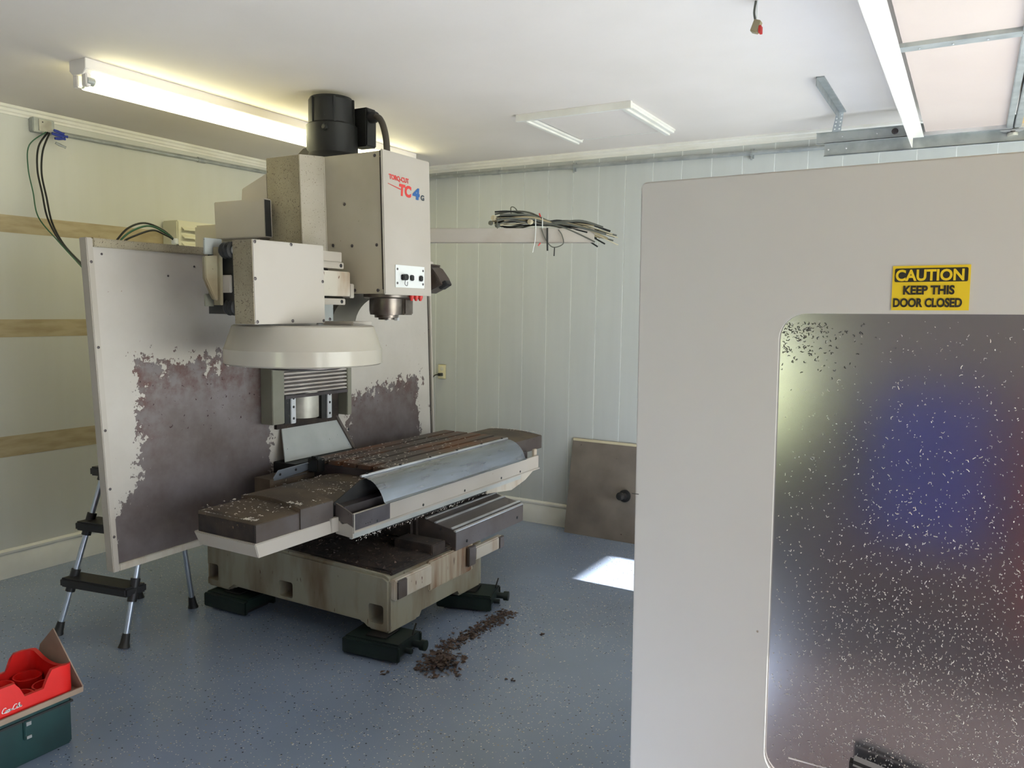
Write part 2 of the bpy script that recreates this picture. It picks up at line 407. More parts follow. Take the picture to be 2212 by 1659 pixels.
# outdoors: drive and lawn in front of the doorway
struct(MB().box(RX + .15, 40, -30, 30, -.14, -.04).build('driveway', 'drive'))
struct(MB().box(-25, RX + .15, -40, RY - .15, -.14, -.04).build('lawn', 'leaf_green'))

# ceiling hatch with moulded frame
hx0, hx1, hy0, hy1 = 2.355, 3.02, -1.095, -.385
h = thing('attic_hatch', 'white attic hatch with moulded frame set in the ceiling', 'hatch', (2.69, -.74, 2.56))
MB().box(hx0 + .06, hx1 - .06, hy0 + .06, hy1 - .03, 2.588, 2.5995).build('hatch_panel', 'ceiling', h)
def mould(x0, x1, y0, y1):
    b = MB(); lx = x1 - x0 > y1 - y0
    w_ = (y1 - y0) if lx else (x1 - x0)
    for k, (a, c, z) in enumerate(((0, 1, 2.588), (.18, .92, 2.576), (.3, .62, 2.566))):
        if lx: b.box(x0, x1, y0 + a * w_, y0 + c * w_, z, 2.5995)
        else: b.box(x0 + a * w_, x0 + c * w_, y0, y1, z, 2.5995)
    return b
mould(hx0, hx0 + .075, hy0 + .021, hy1).build('frame_strip', 'trim_white', h, bevel=.002)
mould(hx1 - .085, hx1, hy0 + .021, hy1).build('frame_strip', 'trim_white', h, bevel=.002)
MB().box(hx0 - .004, hx1 + .004, hy0 - .004, hy0 + .02, 2.564, 2.5995).box(hx0 + .075, hx1 - .085, hy0 + .02, hy0 + .055, 2.578, 2.5995).build('frame_strip', 'trim_white', h)
MB().box(hx0 + .09, hx1 - .1, hy1 - .022, hy1 - .012, 2.588, 2.5995).build('frame_strip', 'trim_white', h)

# fluorescent strip light
fx, fy0, fy1 = 1.125, -2.83, -.45
t = thing('fluorescent_light', 'long white fluorescent strip light glowing on the ceiling', 'ceiling light', (fx, (fy0 + fy1) / 2, 2.5))
MB().prism([(fx - .06, 2.6), (fx - .06, 2.555), (fx - .035, 2.535), (fx + .035, 2.535), (fx + .06, 2.555), (fx + .06, 2.6)], 1, fy0, fy1).build('channel', 'lamp_body', t, bevel=.002)
for y in (fy0 + .02, fy1 - .02):
    for dx in (-.032, .032):
        e = MB().box(fx + dx - .018, fx + dx + .018, y - .012, y + .012, 2.485, 2.54).build('lamp_holder', 'lamp_body', t, bevel=.004)
for dx in (-.037, .037):
    tb = MB().tube([(fx + dx, fy0 + .05, 2.506), (fx + dx, fy1 - .05, 2.506)], .021, 14).build('tube', 'tube_lamp', t, label='lit fluorescent tube')
    for y in (fy0 + .032, fy1 - .032):
        MB().tube([(fx + dx, y - .018, 2.508), (fx + dx, y + .018, 2.508)], .0195, 12).build('end_cap', 'galvanized', tb)

# conduits, junction box and its wires
o = thing('wall_conduit', 'galvanized conduit running along the left wall under the crown', 'conduit', (.03, -1.2, 2.5))
MB().tube([(.02, -2.31, 2.496), (.02, -.7, 2.516), (.02, -.03, 2.524)], .0135, 10).build('pipe', 'galvanized', o)
for y, z in ((-1.30, 2.5085), (-.35, 2.520)): MB().tube([(.02, y - .03, z), (.02, y + .03, z)], .0175, 10).build('coupling', 'galvanized', o)
o = thing('wall_conduit', 'galvanized conduit with strap hangers along the plank wall', 'conduit', (3, -.03, 2.5))
MB().tube([(.03, -.02, 2.528), (1.0, -.02, 2.516), (6.6, -.02, 2.47)], .0135, 10).build('pipe', 'galvanized', o)
for x, z in ((1.57, 2.512), (4.6, 2.487)): MB().tube([(x - .03, -.02, z), (x + .03, -.02, z)], .0175, 10).build('coupling', 'galvanized', o)
for x, z in ((2.187, 2.504), (3.376, 2.494)):
    MB().tube([(x - .006, -.02, z), (x + .006, -.02, z)], .0185, 10).tube([(x, -.02, z - .012), (x, -.02, z - .04)], .006, 8).box(x - .012, x + .012, -.012, 0, z - .03, z + .03).build('strap', 'galvanized', o)

j = thing('junction_box', 'open galvanized junction box below the crown on the left wall', 'junction box', (.02, -2.36, 2.47))
MB().box(0, .045, -2.425, -2.305, 2.478, 2.556).build('box', 'galvanized', j, bevel=.004)
MB().box(.045, .05, -2.395, -2.325, 2.487, 2.549).build('cover', 'ball_cover', j)
screws(j, [(.05, -2.375, 2.535)], 1, .004)
for i, (dy, dz, ang) in enumerate(((.0, .034, .25), (.018, .012, .05), (.004, -.010, -.1), (-.012, .015, .2), (.008, -.034, .35))):
    p = Vector((.085, -2.335 + dy, 2.462 + dz)); d = Vector((.2, 1, -ang)).normalized()
    MB().tube([p, p + d * .02, p + d * .045, p + d * .055], [.007, .009, .006, .008], 8).build('wire_nut', 'wire_nut' if i < 4 else 'galvanized', j, label='blue wire connector' if i < 4 else None)
wp = [(.07, -2.36, 2.48), (.08, -2.42, 2.39), (.06, -2.42, 2.27), (.08, -2.41, 2.14), (.14, -2.42, 2.0), (.28, -2.44, 1.87), (.5, -2.48, 1.76), (.8, -2.60, 1.68), (1.05, -2.70, 1.62), (1.2, -2.60, 1.58)]
for i, (dy, dx, mt, lab) in enumerate(((.0, 0, 'wire_black', 'black wire hanging left of its twin from the junction box'),
                                       (.016, .012, 'wire_black', 'second black wire hanging from the junction box, nearer the corner'),
                                       (-.05, 0, 'wire_green', 'thin green wire bowing out left of the black ones'))):
    pts = []
    for q, p in enumerate(wp):
        f_ = 1 - max(0, (q - 4) / 5) * .8 if q > 0 else .2
        if i == 2 and q > 4: f_ = .2
        pts.append((p[0] + dx, p[1] + dy * f_, p[2] - (0.02 if i == 1 else 0) * f_))
    o = MB().tube(spline(pts, 7), .0052 if i < 2 else .0034, 7).build('hanging_wire', mt)
    tag(base_origin(o), lab, 'wire', 'wires from the junction box')
for i, (dz, mt, lab) in enumerate(((0, 'wire_black', 'topmost black wire arching over the top edge of the splash panel'),
                                   (-.012, 'wire_green', 'green wire arching between the black ones over the panel'),
                                   (-.032, 'wire_black', 'lowest black wire arching over the top edge of the splash panel'))):
    pts = [(1.0, -2.66 + i * .02, 1.74), (1.0, -2.585 + i * .015, 1.84 + dz * .3), (1.0, -2.52 + i * .02, 1.905 + dz), (1.0, -2.43 + i * .02, 1.937 + dz), (1.0, -2.33, 1.912 + dz * .6), (1.0, -2.262, 1.862), (1.0, -2.22, 1.80)]
    o = MB().tube(spline(pts, 7), .005, 7).build('arched_wire', mt); tag(base_origin(o), lab, 'wire', 'wires arching over the panel')
o = MB().box(.985, 1.015, -2.275, -2.25, 1.845, 1.875).build('cable_clip', 'white_plate', bevel=.003); tag(base_origin(o), 'small white clip where the arched wires end', 'clip')

# louvered white box on the left wall
o = thing('vent_box', 'cream louvered box mounted high on the left wall behind the machine', 'vent', (.08, -1.3, 1.75))
MB().box(0, .15, -1.60, -1.02, 1.74, 2.075).build('housing', 'cream_plastic', o, bevel=.008)
for k in range(6):
    z = 2.035 - k * .05
    MB().hexa([(.15, -1.57, z), (.15, -1.05, z), (.15, -1.05, z - .012), (.15, -1.57, z - .012), (.178, -1.57, z - .018), (.178, -1.05, z - .018), (.178, -1.05, z - .024), (.178, -1.57, z - .024)]).build('louver', 'cream_plastic', o)

# outlet and its plug
o = thing('outlet', 'cream wall outlet with a black plug on the plank wall', 'outlet', (1.1, 0, 1.0))
MB().box(1.062, 1.136, -.006, -.0005, .998, 1.110).build('cover_plate', 'outlet', o, bevel=.003)
for z in (1.032, 1.076): MB().lathe([(.016, -.006), (.016, -.0085), (.014, -.009)], (1.099, 0, z), 1, 14).build('socket', 'cream_plastic', o)
o2 = MB().box(1.087, 1.111, -.045, -.009, 1.022, 1.044).tube(spline([(1.099, -.04, 1.033), (1.07, -.055, 1.028), (1.045, -.05, 1.0), (1.035, -.04, .93), (1.03, -.03, .6), (1.02, -.03, .17)], 6), .004, 7).build('power_cord', 'wire_black', bevel=0)
tag(base_origin(o2), 'black power cord plugged into the cream outlet', 'cord')

# steel cover plate leaning against the plank wall
o = thing('cover_plate', 'brown-grey metal cover plate leaning on the plank wall', 'plate', (2.5, -.1, 0))
tilt = math.atan2(.115, .655)
b = MB().box(2.222, 3.0, -.004, 0, 0, .66)
rot = Matrix.Translation((0, -.118, 0)) @ Matrix.Rotation(-tilt, 4, 'X')
b.xf(rot); b.build('sheet', 'panel_board', o)
b = MB().box(2.225, 3.0, -.0052, -.0042, .640, .657); b.xf(rot); b.build('bare_edge', 'cable_light', o, label='pale strip along the top edge')
kb = MB().lathe([(.036, 0), (.036, -.006), (.042, -.008), (.042, -.013), (.024, -.014), (.024, -.060), (.017, -.062), (.017, -.074), (.026, -.078), (.026, -.098), (.010, -.102)], (2.645, -.004, .305), 1, 24)
kb.xf(rot); kb.build('knob', 'black_plastic', o, label='black turned knob with a chrome collar')

# raised garage door, its track and hangers
GZ = 2.44
g = thing('garage_door', 'raised pinkish-white garage door with silver frame along the ceiling', 'garage door', (5.3, -2.4, GZ))
gx0, gy1 = 4.30, -.40; gys = -5.4
secs = [(4.30, 4.705), (4.705, 5.22), (5.22, 5.735), (5.735, 6.25)]
bays = [-.40, -1.88, -3.36, -4.84, -5.4]
for i, (a, c) in enumerate(secs):
    for y1, y0 in zip(bays, bays[1:]):
        MB().box(a + .03, c - .012, y0 + .012, y1 - .012, GZ + .012, GZ + .042).build('panel', 'door_skin' if i == 0 else 'door_skin_tan', g, label='pale pinkish door panel' if i == 0 else 'tan door panel')
    for y in bays[1:-1]:
        st = MB().sheet([(y - .03, GZ + .012), (y - .028, GZ - .002), (y + .028, GZ - .002), (y + .03, GZ + .012)], 0, a + .02, c - .005, .002).build('stile', 'galvanized', g)
        screws(st, [(a + .08 + k * .1, y, GZ - .004) for k in range(4)], -3, .004, 'steel_bright')
    MB().box(c - .030, c - .004, gys, gy1, GZ - .004, GZ + .03).build('rail', 'galvanized', g, bevel=.003)
    MB().box(c + .003, c + .032, gys, gy1, GZ - .004, GZ + .03).build('rail', 'galvanized', g, bevel=.003)
    MB().box(a + .02, c, gy1 - .012, gy1 + .012, GZ - .005, GZ + .035).build('end_stile', 'steel_bright', g, bevel=.003)
    # roller bracket on the joint
    by = gy1 + .005; bx = c
    br = MB().prism([(bx - .055, by + .012), (bx + .055, by + .012), (bx + .03, by + .055), (bx, by + .08), (bx - .03, by + .055)], 2, GZ - .012, GZ - .004).build('roller_bracket', 'steel_bright', g, bevel=.002)
    MB().lathe([(.022, .0), (.024, .006), (.022, .014)], (bx, by + .062, GZ - .028), 2, 16).build('roller', 'ball_cover', br)
    MB().lathe([(.011, .0), (.011, .004)], (bx, by + .025, GZ - .016), 2, 12).build('pivot', 'steel_dark', br)
# the angle strut along the leading edge
MB().box(gx0 - .032, gx0 - .028, gys, gy1 + .035, GZ - .052, GZ + .03).box(gx0 - .032, gx0 + .022, gys, gy1 + .035, GZ - .004, GZ - .001).build('strut', 'trim_white', g, label='white angle strut on the leading edge')
tr = thing('door_track', 'galvanized double door track hung beside the plank wall', 'track', (5.2, -.33, 2.4))
MB().sheet([(-.355, 2.505), (-.342, 2.505), (-.342, 2.452), (-.355, 2.447)], 0, 3.80, 6.6, .0022).build('upper_rail', 'galvanized', tr)
MB().sheet([(-.352, 2.452), (-.322, 2.452), (-.322, 2.392), (-.342, 2.382)], 0, 3.84, 6.6, .0022).build('lower_rail', 'galvanized', tr)
MB().lathe([(.014, 0), (.016, -.004), (.012, -.007)], (4.185, -.343, 2.482), 1, 14).build('bolt_head', 'steel_dark', tr)
screws(tr, [(3.86, -.3245, 2.42), (3.95, -.3245, 2.42), (3.93, -.345, 2.48), (4.10, -.345, 2.48)], -2, .005, 'steel_bright')
hg = thing('track_hanger', 'perforated angle hanger from ceiling to the door track', 'bracket', (3.9, -.36, 2.5))
MB().box(3.915, 3.950, -1.10, -.39, 2.594, 2.5995).box(3.915, 3.919, -1.10, -.39, 2.56, 2.5995).build('ceiling_angle', 'galvanized', hg)
ang = MB().hexa([(3.880, -.362, 2.505), (3.925, -.362, 2.505), (3.940, -.398, 2.597), (3.905, -.398, 2.597), (3.880, -.366, 2.505), (3.925, -.366, 2.505), (3.940, -.402, 2.597), (3.905, -.402, 2.597)]).build('drop_angle', 'galvanized', hg)
for k in range(5):
    f_ = .12 + .18 * k
    screws(ang, [(3.892 + .02 * f_, -.3665 - .036 * f_, 2.505 + .092 * f_), (3.915 + .018 * f_, -.3665 - .036 * f_, 2.505 + .092 * f_)], -2, .0045, 'white_plate', .001)
d = thing('dangling_lead', 'grey lead with a small red terminal block dangling from the ceiling', 'cable', (3.89, -2.12, 2.48))
MB().tube(spline([(3.884, -2.12, 2.598), (3.880, -2.12, 2.56), (3.886, -2.12, 2.53)], 5), .004, 7).build('lead', 'cable_grey', d)
MB().tube(spline([(3.890, -2.12, 2.598), (3.890, -2.12, 2.56), (3.889, -2.12, 2.53)], 5), .0025, 6).build('lead', 'white_plate', d)
MB().box(3.877, 3.901, -2.135, -2.105, 2.492, 2.532, rot=Matrix.Rotation(.35, 3, 'Y')).build('housing', 'cable_tan', d, bevel=.002)
for k in range(3): MB().box(3.899, 3.908, -2.133 + k * .010, -2.126 + k * .010, 2.488, 2.512).build('terminal', 'red_plastic', d, bevel=.001)

# ================================================================== the milling machine
mm = thing('milling_machine', 'large beige and grey milling machine with worn splash panel and rusty table', 'milling machine', (1.85, -1.92, .09))
K = .036
XF, YL, YR = 2.435, -2.30, -1.53
# --- base casting
side = [(1.235, .09), (1.40, .09), (1.44, .118), (2.27, .118), (2.31, .09), (XF, .09), (XF, .335), (2.40, .352), (1.235, .372)]
bm_ = MB().prism(side, 1, YL, YR).mesh('base', bevel=.012)
cut = [MB().prism(rrect(a, c, z0, z1, .012, 3), 1, YL - .05, YL + .16).mesh('c') for a, c, z0, z1 in ((1.245, 1.325, .128, .212), (1.758, 1.848, .138, .216), (2.318, 2.402, .128, .214))]
cut.append(MB().prism([(-2.12, .05), (-2.06, .125), (-1.76, .125), (-1.70, .05)], 0, 2.0, XF + .2).mesh('c'))
base = put('base', boolean(bm_, cut), 'base_cast', mm, 'stained beige cast base')
for yy0, yy1, z0, z1, mt in ((-2.285, -2.01, .242, .336, 'beige_stained'), (-1.63, -1.36, .250, .318, 'beige_stained'), (-2.01, -1.63, .20, .345, 'rust_streaked')):
    MB().box(XF - .01, XF + (.024 if z0 > .21 else .008), yy0, yy1, z0, z1).build('front_flange', mt, base, bevel=.006)
for yy0, yy1, z0, z1 in ((-2.275, -2.205, .246, .330), (-1.40, -1.352, .252, .316), (-1.70, -1.635, .235, .335)):
    MB().box(XF + .012, XF + .030, yy0, yy1, z0, z1).build('end_pad', 'steel_cover', base, bevel=.004)
MB().box(1.26, 2.425, YL + .03, -1.40, .345, .368).build('chip_bed', 'grime', base, bevel=.008)
b = MB()
for k in range(900):                                             # grime crumbs heaped on the base
    x = random.uniform(1.6, 2.43); y = random.uniform(YL + .02, -1.75); s_ = random.uniform(.004, .012)
    p = Vector((x, y, .368)); q = [p + Vector((random.uniform(-s_, s_), random.uniform(-s_, s_), random.uniform(0, s_))) for _ in range(3)]
    vs = [b.bm.verts.new(v) for v in q]; b.bm.faces.new(vs)
cr = b.build('crumbs', 'rust_chip', base); cr['kind'] = 'stuff'
# ways on the base and saddle
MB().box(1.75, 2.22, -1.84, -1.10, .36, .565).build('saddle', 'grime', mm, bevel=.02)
MB().box(2.20, 2.43, -1.97, -1.86, .36, .41).build('way_bar', 'grime', mm, bevel=.004)
# --- front way cover with bright wiper edges
wc = MB().prism([(2.05, .34), (2.45, .342), (2.45, .436), (2.428, .448), (2.418, .448), (2.330, .464), (2.320, .464), (2.270, .478), (2.05, .50)], 1, -1.80, -1.122).build('way_cover', 'steel_cover', mm, bevel=.002, label='dark steel front way cover')
for x, z in ((2.268, .480), (2.326, .4665), (2.424, .4505), (2.444, .439)):
    MB().box(x - .007, x + .007, -1.802, -1.12, z - .003, z + .005, rot=Matrix.Rotation(.2, 3, 'Y')).build('wiper_strip', 'steel_bright', wc, bevel=.002)
screws(wc, [(2.4505, -1.70, .37), (2.4505, -1.19, .375), (2.36, -1.801, .44)], 1, .008, 'black_plastic')
# --- table: lands and T-slots
tb = MB().box(1.70, 2.19, -2.0, -.83, .655, .738).build('table', 'steel_dark', mm, bevel=.004, label='rusty T-slotted machine table')
for k in range(5):
    x0 = 1.702 + k * .0978
    MB().box(x0, x0 + .078, -2.0, -.83, .737, .760).build('table_land', 'rust_table', tb, bevel=.002)
MB().box(1.705, 1.775, -2.05, -1.995, .70, .768).box(1.72, 1.76, -2.045, -2.02, .768, .778).build('clamp_block', 'black_motor', mm, bevel=.005)
MB().box(1.80, 2.25, -2.38, -.72, .56, .66).build('table_base', 'steel_dark', mm)
# --- left telescopic covers (arched tops)
def arch(x0, x1, zb, zs, rise, n=8):
    pts = [(x0, zb), (x1, zb)]
    for k in range(n + 1):
        t_ = k / n; x = x1 + (x0 - x1) * t_
        pts.append((x, zs + rise * (1 - (2 * t_ - 1) ** 2) * .9 + (rise * .6 * t_)))
    return pts
def cover(x0, x1, y0, y1, zb, zs, rise, front):
    c = MB().prism(arch(x0, x1, zb, zs, rise), 1, y0, y1).build('telescopic_cover', 'cover_top', mm, bevel=.002, label='brown arched telescopic table cover')
    MB().box(x1, x1 + .002, y0, y1 - .002, zb, zs - .002).build('cover_skirt', 'steel_cover', c)
    return c
c1 = cover(1.86, 2.200, -2.835, -2.58, .575, .676, .020, 0)
c2 = cover(1.85, 2.207, -2.602, -2.405, .580, .690, .022, 0)
c3 = cover(1.80, 2.185, -2.42, -2.0, .58, .672, .026, 0)
MB().box(1.868, 2.198, -2.8385, -2.8345, .580, .674).build('cover_end', 'grime', c1)
MB().hexa([(2.220, -2.840, .547), (2.220, -2.39, .547), (2.212, -2.39, .603), (2.212, -2.850, .603), (1.875, -2.840, .547), (1.875, -2.39, .547), (1.85, -2.39, .603), (1.85, -2.850, .603)]).build('drip_tray', 'beige_clean', mm, bevel=.003, label='cream drip tray under the left cover')
c4 = cover(1.80, 2.205, -.98, -.449, .640, .722, .016, 0)
# --- coolant trough, apron and bright guard
ap = MB().box(2.288, 2.302, -2.383, -.668, .552, .634).build('apron', 'beige_clean', mm, bevel=.002, label='cream apron panel along the table front')
MB().box(2.276, 2.292, -2.38, -.87, .520, .553).build('apron_lip', 'column_blue', ap, bevel=.002)
MB().box(2.262, 2.280, -2.2, -.865, .510, .545).build('seal_strip', 'black_rubber', ap)
MB().box(2.295, 2.308, -2.384, -.66, .548, .557).build('apron_bead', 'beige_clean', ap, bevel=.002)
MB().prism([(2.205, .535), (2.302, .528), (2.302, .578), (2.27, .590), (2.24, .582), (2.205, .606)], 1, -2.386, -2.378).build('end_plate', 'beige_clean', ap)
MB().prism([(2.205, .60), (2.302, .575), (2.302, .633), (2.255, .655), (2.205, .672)], 1, -2.3855, -2.377).build('end_plate', 'steel_cover', ap)
MB().prism([(-2.386, .58), (-2.386, .668), (-2.20, .742), (-.86, .742), (-.86, .58)], 0, 2.186, 2.192).build('trough_back', 'black_rubber', ap)
MB().prism([(2.19, .56), (2.288, .556), (2.288, .60), (2.19, .62)], 1, -2.378, -.70).build('trough_floor', 'grime', ap)
MB().prism([(-.66, .672), (-.665, .555), (-.80, .500), (-.97, .468), (-1.25, .500), (-1.25, .56), (-.70, .56), (-.70, .672)], 0, 2.270, 2.286).build('end_bracket', 'beige_stained', ap, bevel=.003)
MB().box(2.200, 2.222, -2.43, -2.385, .548, .612).build('corner_bracket', 'beige_clean', ap, bevel=.002)
screws(ap, [(2.302, y, .570) for y in (-2.22, -1.87, -1.50, -1.12, -.90)], 1, .007, 'black_plastic')
screws(ap, [(2.302, y, .575) for y in (-2.30, -2.285, -2.27)], 1, .003, 'black_plastic')
MB().box(2.302, 2.3035, -2.37, -2.13, .560, .632).build('bare_patch', 'steel_dark', ap, bevel=.0)
gp = [(2.176, .752)] + [(2.19 + .122 * math.sin(a * 1.25 / 8) / math.sin(1.25), .748 - .1 * (1 - math.cos(a * 1.25 / 8)) / (1 - math.cos(1.25))) for a in range(9)] + [(2.325, .641)]
gd = MB().sheet(gp, 1, -2.185, -.862, .002).build('splash_guard', 'shield_steel', mm, label='bright bent steel guard on the table front')
MB().box(2.176, 2.190, -2.195, -.855, .750, .760).build('hinge_strip', 'steel_bright', gd, bevel=.002)
screws(gd, [(2.183, y, .760) for y in (-2.15, -1.9, -1.65, -1.40, -1.15, -.92)], 3, .007, 'black_plastic', .006)
# loose metal chips on the covers and the table
def chips(name, n, fn, material, parent, smin, smax, seed, w=.28):
    rnd = random.Random(seed); b = MB()
    for _ in range(n):
        p, nrm = fn(rnd); nrm = Vector(nrm); s_ = rnd.uniform(smin, smax)
        t_ = nrm.cross(Vector((rnd.uniform(-1, 1), rnd.uniform(-1, 1), rnd.uniform(-1, 1)))).normalized(); u_ = nrm.cross(t_)
        bend = rnd.uniform(-1.1, 1.1); lift = rnd.uniform(.05, .35)
        ps = []
        for q in (-1, 0, 1):
            cpos = Vector(p) + t_ * (q * s_ / 2) + u_ * (bend * s_ * .5 * q * q) + nrm * (.0012 + lift * s_ * (1 - q * q) * .6)
            ps.append((b.bm.verts.new(cpos - u_ * s_ * w / 2), b.bm.verts.new(cpos + u_ * s_ * w / 2 + nrm * s_ * w * .4)))
        for a_, c_ in zip(ps, ps[1:]): b.bm.faces.new((a_[0], a_[1], c_[1], c_[0]))
    o = b.build(name, material, parent); o['kind'] = 'stuff'; return o
def on_covers(r):
    k = r.random()
    if k < .38: return (r.uniform(1.88, 2.19), -2.835 + abs(r.gauss(0, .014)), .688), (0, 0, 1)
    if k < .55: return (r.uniform(1.86, 2.2), -2.597 + abs(r.gauss(0, .012)), .705), (0, 0, 1)
    if k < .8: return (r.uniform(1.83, 2.17), r.uniform(-2.40, -2.02), .700), (0, 0, 1)
    return (r.uniform(1.85, 2.19), r.uniform(-2.83, -2.42), .698), (0, 0, 1)
chips('chips', 900, on_covers, 'metal_chip', mm, .005, .014, 3)
chips('chips', 260, lambda r: ((r.uniform(1.71, 2.18), r.uniform(-1.98, -1.0) if r.random() < .5 else r.gauss(-1.9, .08), .7605), (0, 0, 1)), 'metal_chip', mm, .006, .016, 4)
chips('chips', 260, lambda r: ((2.26 + r.uniform(0, .03), r.uniform(-2.33, -1.2), .512 - abs(r.gauss(0, .008))), (1, 0, -.3)), 'metal_chip', mm, .004, .012, 5)
chips('chips', 160, lambda r: ((r.uniform(2.43, 2.452), r.uniform(-1.79, -1.13), .441), (.5, 0, .8)), 'metal_chip', mm, .004, .010, 6)
chips('chips', 120, lambda r: ((r.uniform(1.82, 2.2), -.455 - abs(r.gauss(0, .02)), .742), (0, 0, 1)), 'metal_chip', mm, .005, .013, 8)

# --- column, Z way, splash panel
PX = 1.50
MB().box(1.02, PX - .01, -2.16, -1.60, .36, 1.95).build('column', 'beige', mm, bevel=.01)
TLc, BLc, BRc, TRc = (-3.060, 1.798), (-2.990, .418), (-.655, .455), (-.725, 1.800)
def q2(u_, v_):                                         # point on the panel: u left-right 0..1, v bottom-top 0..1
    a = Vector(BLc).lerp(Vector(BRc), u_); c = Vector(TLc).lerp(Vector(TRc), u_); return a.lerp(c, v_)
def pslab(b, u0, u1, v0, v1, x0, x1):
    c = [q2(u0, v0), q2(u1, v0), q2(u1, v1), q2(u0, v1)]
    return b.hexa([(x0, p.x, p.y) for p in c] + [(x1, p.x, p.y) for p in c])
sp = pslab(MB(), 0.006, .985, 0, 1, PX - .004, PX).build('splash_panel', 'peeling_panel', mm, label='worn beige splash panel with peeled dark patches')
pslab(MB(), 0, .012, -.012, 1, PX - .035, PX + .014).build('edge_flange', 'beige_clean', sp, bevel=.003)
pslab(MB(), .992, 1.0, .0, 1, PX - .035, PX + .010).build('edge_flange', 'beige_clean', sp, bevel=.003)
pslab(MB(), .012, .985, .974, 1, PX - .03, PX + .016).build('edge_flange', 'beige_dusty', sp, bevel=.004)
pslab(MB(), .012, .985, -.012, .010, PX - .03, PX + .014).build('edge_flange', 'beige_stained', sp, bevel=.003)
pslab(MB(), .978, .992, 0, 1, PX - .02, PX - .006).build('seam_strip', 'grime', sp)
def pp(u_, v_, x): p = q2(u_, v_); return (x, p.x, p.y)
screws(sp, [pp(.006, v_, PX + .014) for v_ in (.93, .68, .43, .25, .10)], 1, .006, 'steel_dark')
screws(sp, [pp(u_, v_, PX) for u_, v_ in ((.03, .955), (.22, .935), (.25, .90), (.16, .90))], 1, .005, 'steel_dark')
screws(sp, [pp(.988, v_, PX + .0) for v_ in (.3, .5, .7)], 1, .004, 'steel_dark')
zw = MB().box(PX, PX + .02, -2.075, -1.615, .90, 1.32).build('way_plate', 'grime', mm)
MB().box(PX, 1.585, -2.163, -2.082, .938, 1.32).build('way_shroud', 'olive_paint', mm, bevel=.003, label='olive sheet-metal shroud beside the rails')
MB().box(PX, 1.585, -1.612, -1.576, .932, 1.32).build('way_shroud', 'olive_paint', mm, bevel=.003, label='olive sheet-metal shroud beside the rails')
zc = MB().box(1.525, 1.56, -2.078, -1.612, 1.075, 1.32).build('slat_cover', 'steel_dark', mm)
for k in range(11):
    z = 1.079 + k * .0205
    MB().prism([(1.56, z), (1.572, z + .0015), (1.580, z + .007), (1.578, z + .013), (1.562, z + .0165)], 1, -2.078, -1.612).build('slat', 'slat_steel', zc)
MB().box(1.535, 1.588, -2.080, -1.610, 1.062, 1.079).build('slat_rail', 'steel_dark', zc, bevel=.003)
for y in (-2.004, -1.736):
    b = MB().box(1.535, 1.568, y - .018, y + .018, .928, 1.09).build('linear_rail', 'steel_bright', mm, bevel=.003, label='bright linear guide rail')
    screws(b, [(1.568, y, z) for z in (.955, 1.015, 1.06)], 1, .007, 'black_plastic')
    MB().box(1.52, 1.56, y - .055, y - .02, .93, 1.08).build('rail_seat', 'black_motor', mm)
MB().lathe([(.09, .945), (.09, 1.085)], (1.49, -1.868, 0), 2, 28).build('screw_cover', 'ball_cover', mm)
tz = MB().hexa([(1.503, -2.035, .915), (1.503, -1.628, .915), (1.575, -1.561, .735), (1.575, -2.079, .735), (1.509, -2.035, .918), (1.509, -1.628, .918), (1.581, -1.561, .738), (1.581, -2.079, .738)]).build('chip_slide', 'column_blue', mm, bevel=.001, label='pale sloping chip slide below the rails')
MB().hexa([(1.505, -1.636, .925), (1.505, -1.618, .925), (1.52, -1.618, .925), (1.52, -1.636, .925), (1.575, -1.568, .735), (1.575, -1.548, .735), (1.592, -1.548, .735), (1.592, -1.568, .735)]).build('slide_rim', 'steel_cover', tz)
screws(tz, [(1.56, -1.578, .845)], 1, .008, 'black_plastic')
MB().box(1.505, 1.66, -2.09, -1.55, .655, .735).build('lower_cover', 'black_motor', mm, bevel=.004)
b = MB().prism([(-2.275, .705), (-2.245, .737), (-2.04, .744), (-2.04, .708), (-2.10, .700), (-2.275, .690)], 0, 1.700, 1.706).box(1.66, 1.706, -2.27, -2.05, .69, .694).build('wiper_bracket', 'aluminium', mm, bevel=.001)
screws(b, [(1.706, -2.235, .716), (1.706, -2.13, .722)], 1, .007, 'black_plastic')
MB().box(1.60, 1.705, -2.30, -1.95, .62, .70).build('rear_cover', 'cover_top', mm)

# --- head
plan = [(2.205, -2.052), (1.858, -2.052), (1.792, -2.150), (1.575, -2.150), (1.575, -1.605), (1.79, -1.605), (1.858, -1.695), (2.205, -1.695)]
hd = MB().prism(plan[:3] + [(1.70, -2.15), (1.70, -1.605)] + plan[5:], 2, 1.600, 2.250).lean(K, 1.6).build('head', 'beige', mm, bevel=.004, label='tall beige machine head housing')
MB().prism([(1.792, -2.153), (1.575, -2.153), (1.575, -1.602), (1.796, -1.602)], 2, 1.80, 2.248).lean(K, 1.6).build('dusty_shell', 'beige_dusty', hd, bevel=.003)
MB().prism([(1.856, -2.056), (1.792, -2.1535), (1.800, -2.154), (1.862, -2.060)], 2, 1.80, 2.249).lean(K, 1.6).build('shell_facet', 'beige_flecked', hd)
fc = MB().box(2.205, 2.217, -2.058, -1.690, 1.596, 2.256).lean(K, 1.6).build('front_cover', 'beige_clean', hd, bevel=.004, label='cream front cover with printed logo')
MB().box(2.199, 2.206, -2.0545, -2.050, 1.62, 2.25).lean(K, 1.6).build('seam', 'grime', hd)
def ly(y, z): return y - K * (z - 1.6)
screws(hd, [(x, ly(-2.053, z), z) for x, z in ((1.90, 1.83), (2.02, 1.825), (2.17, 1.825), (2.03, 1.615), (2.17, 1.615), (2.17, 2.23), (1.98, 2.02))], -2, .008, 'steel_dark')
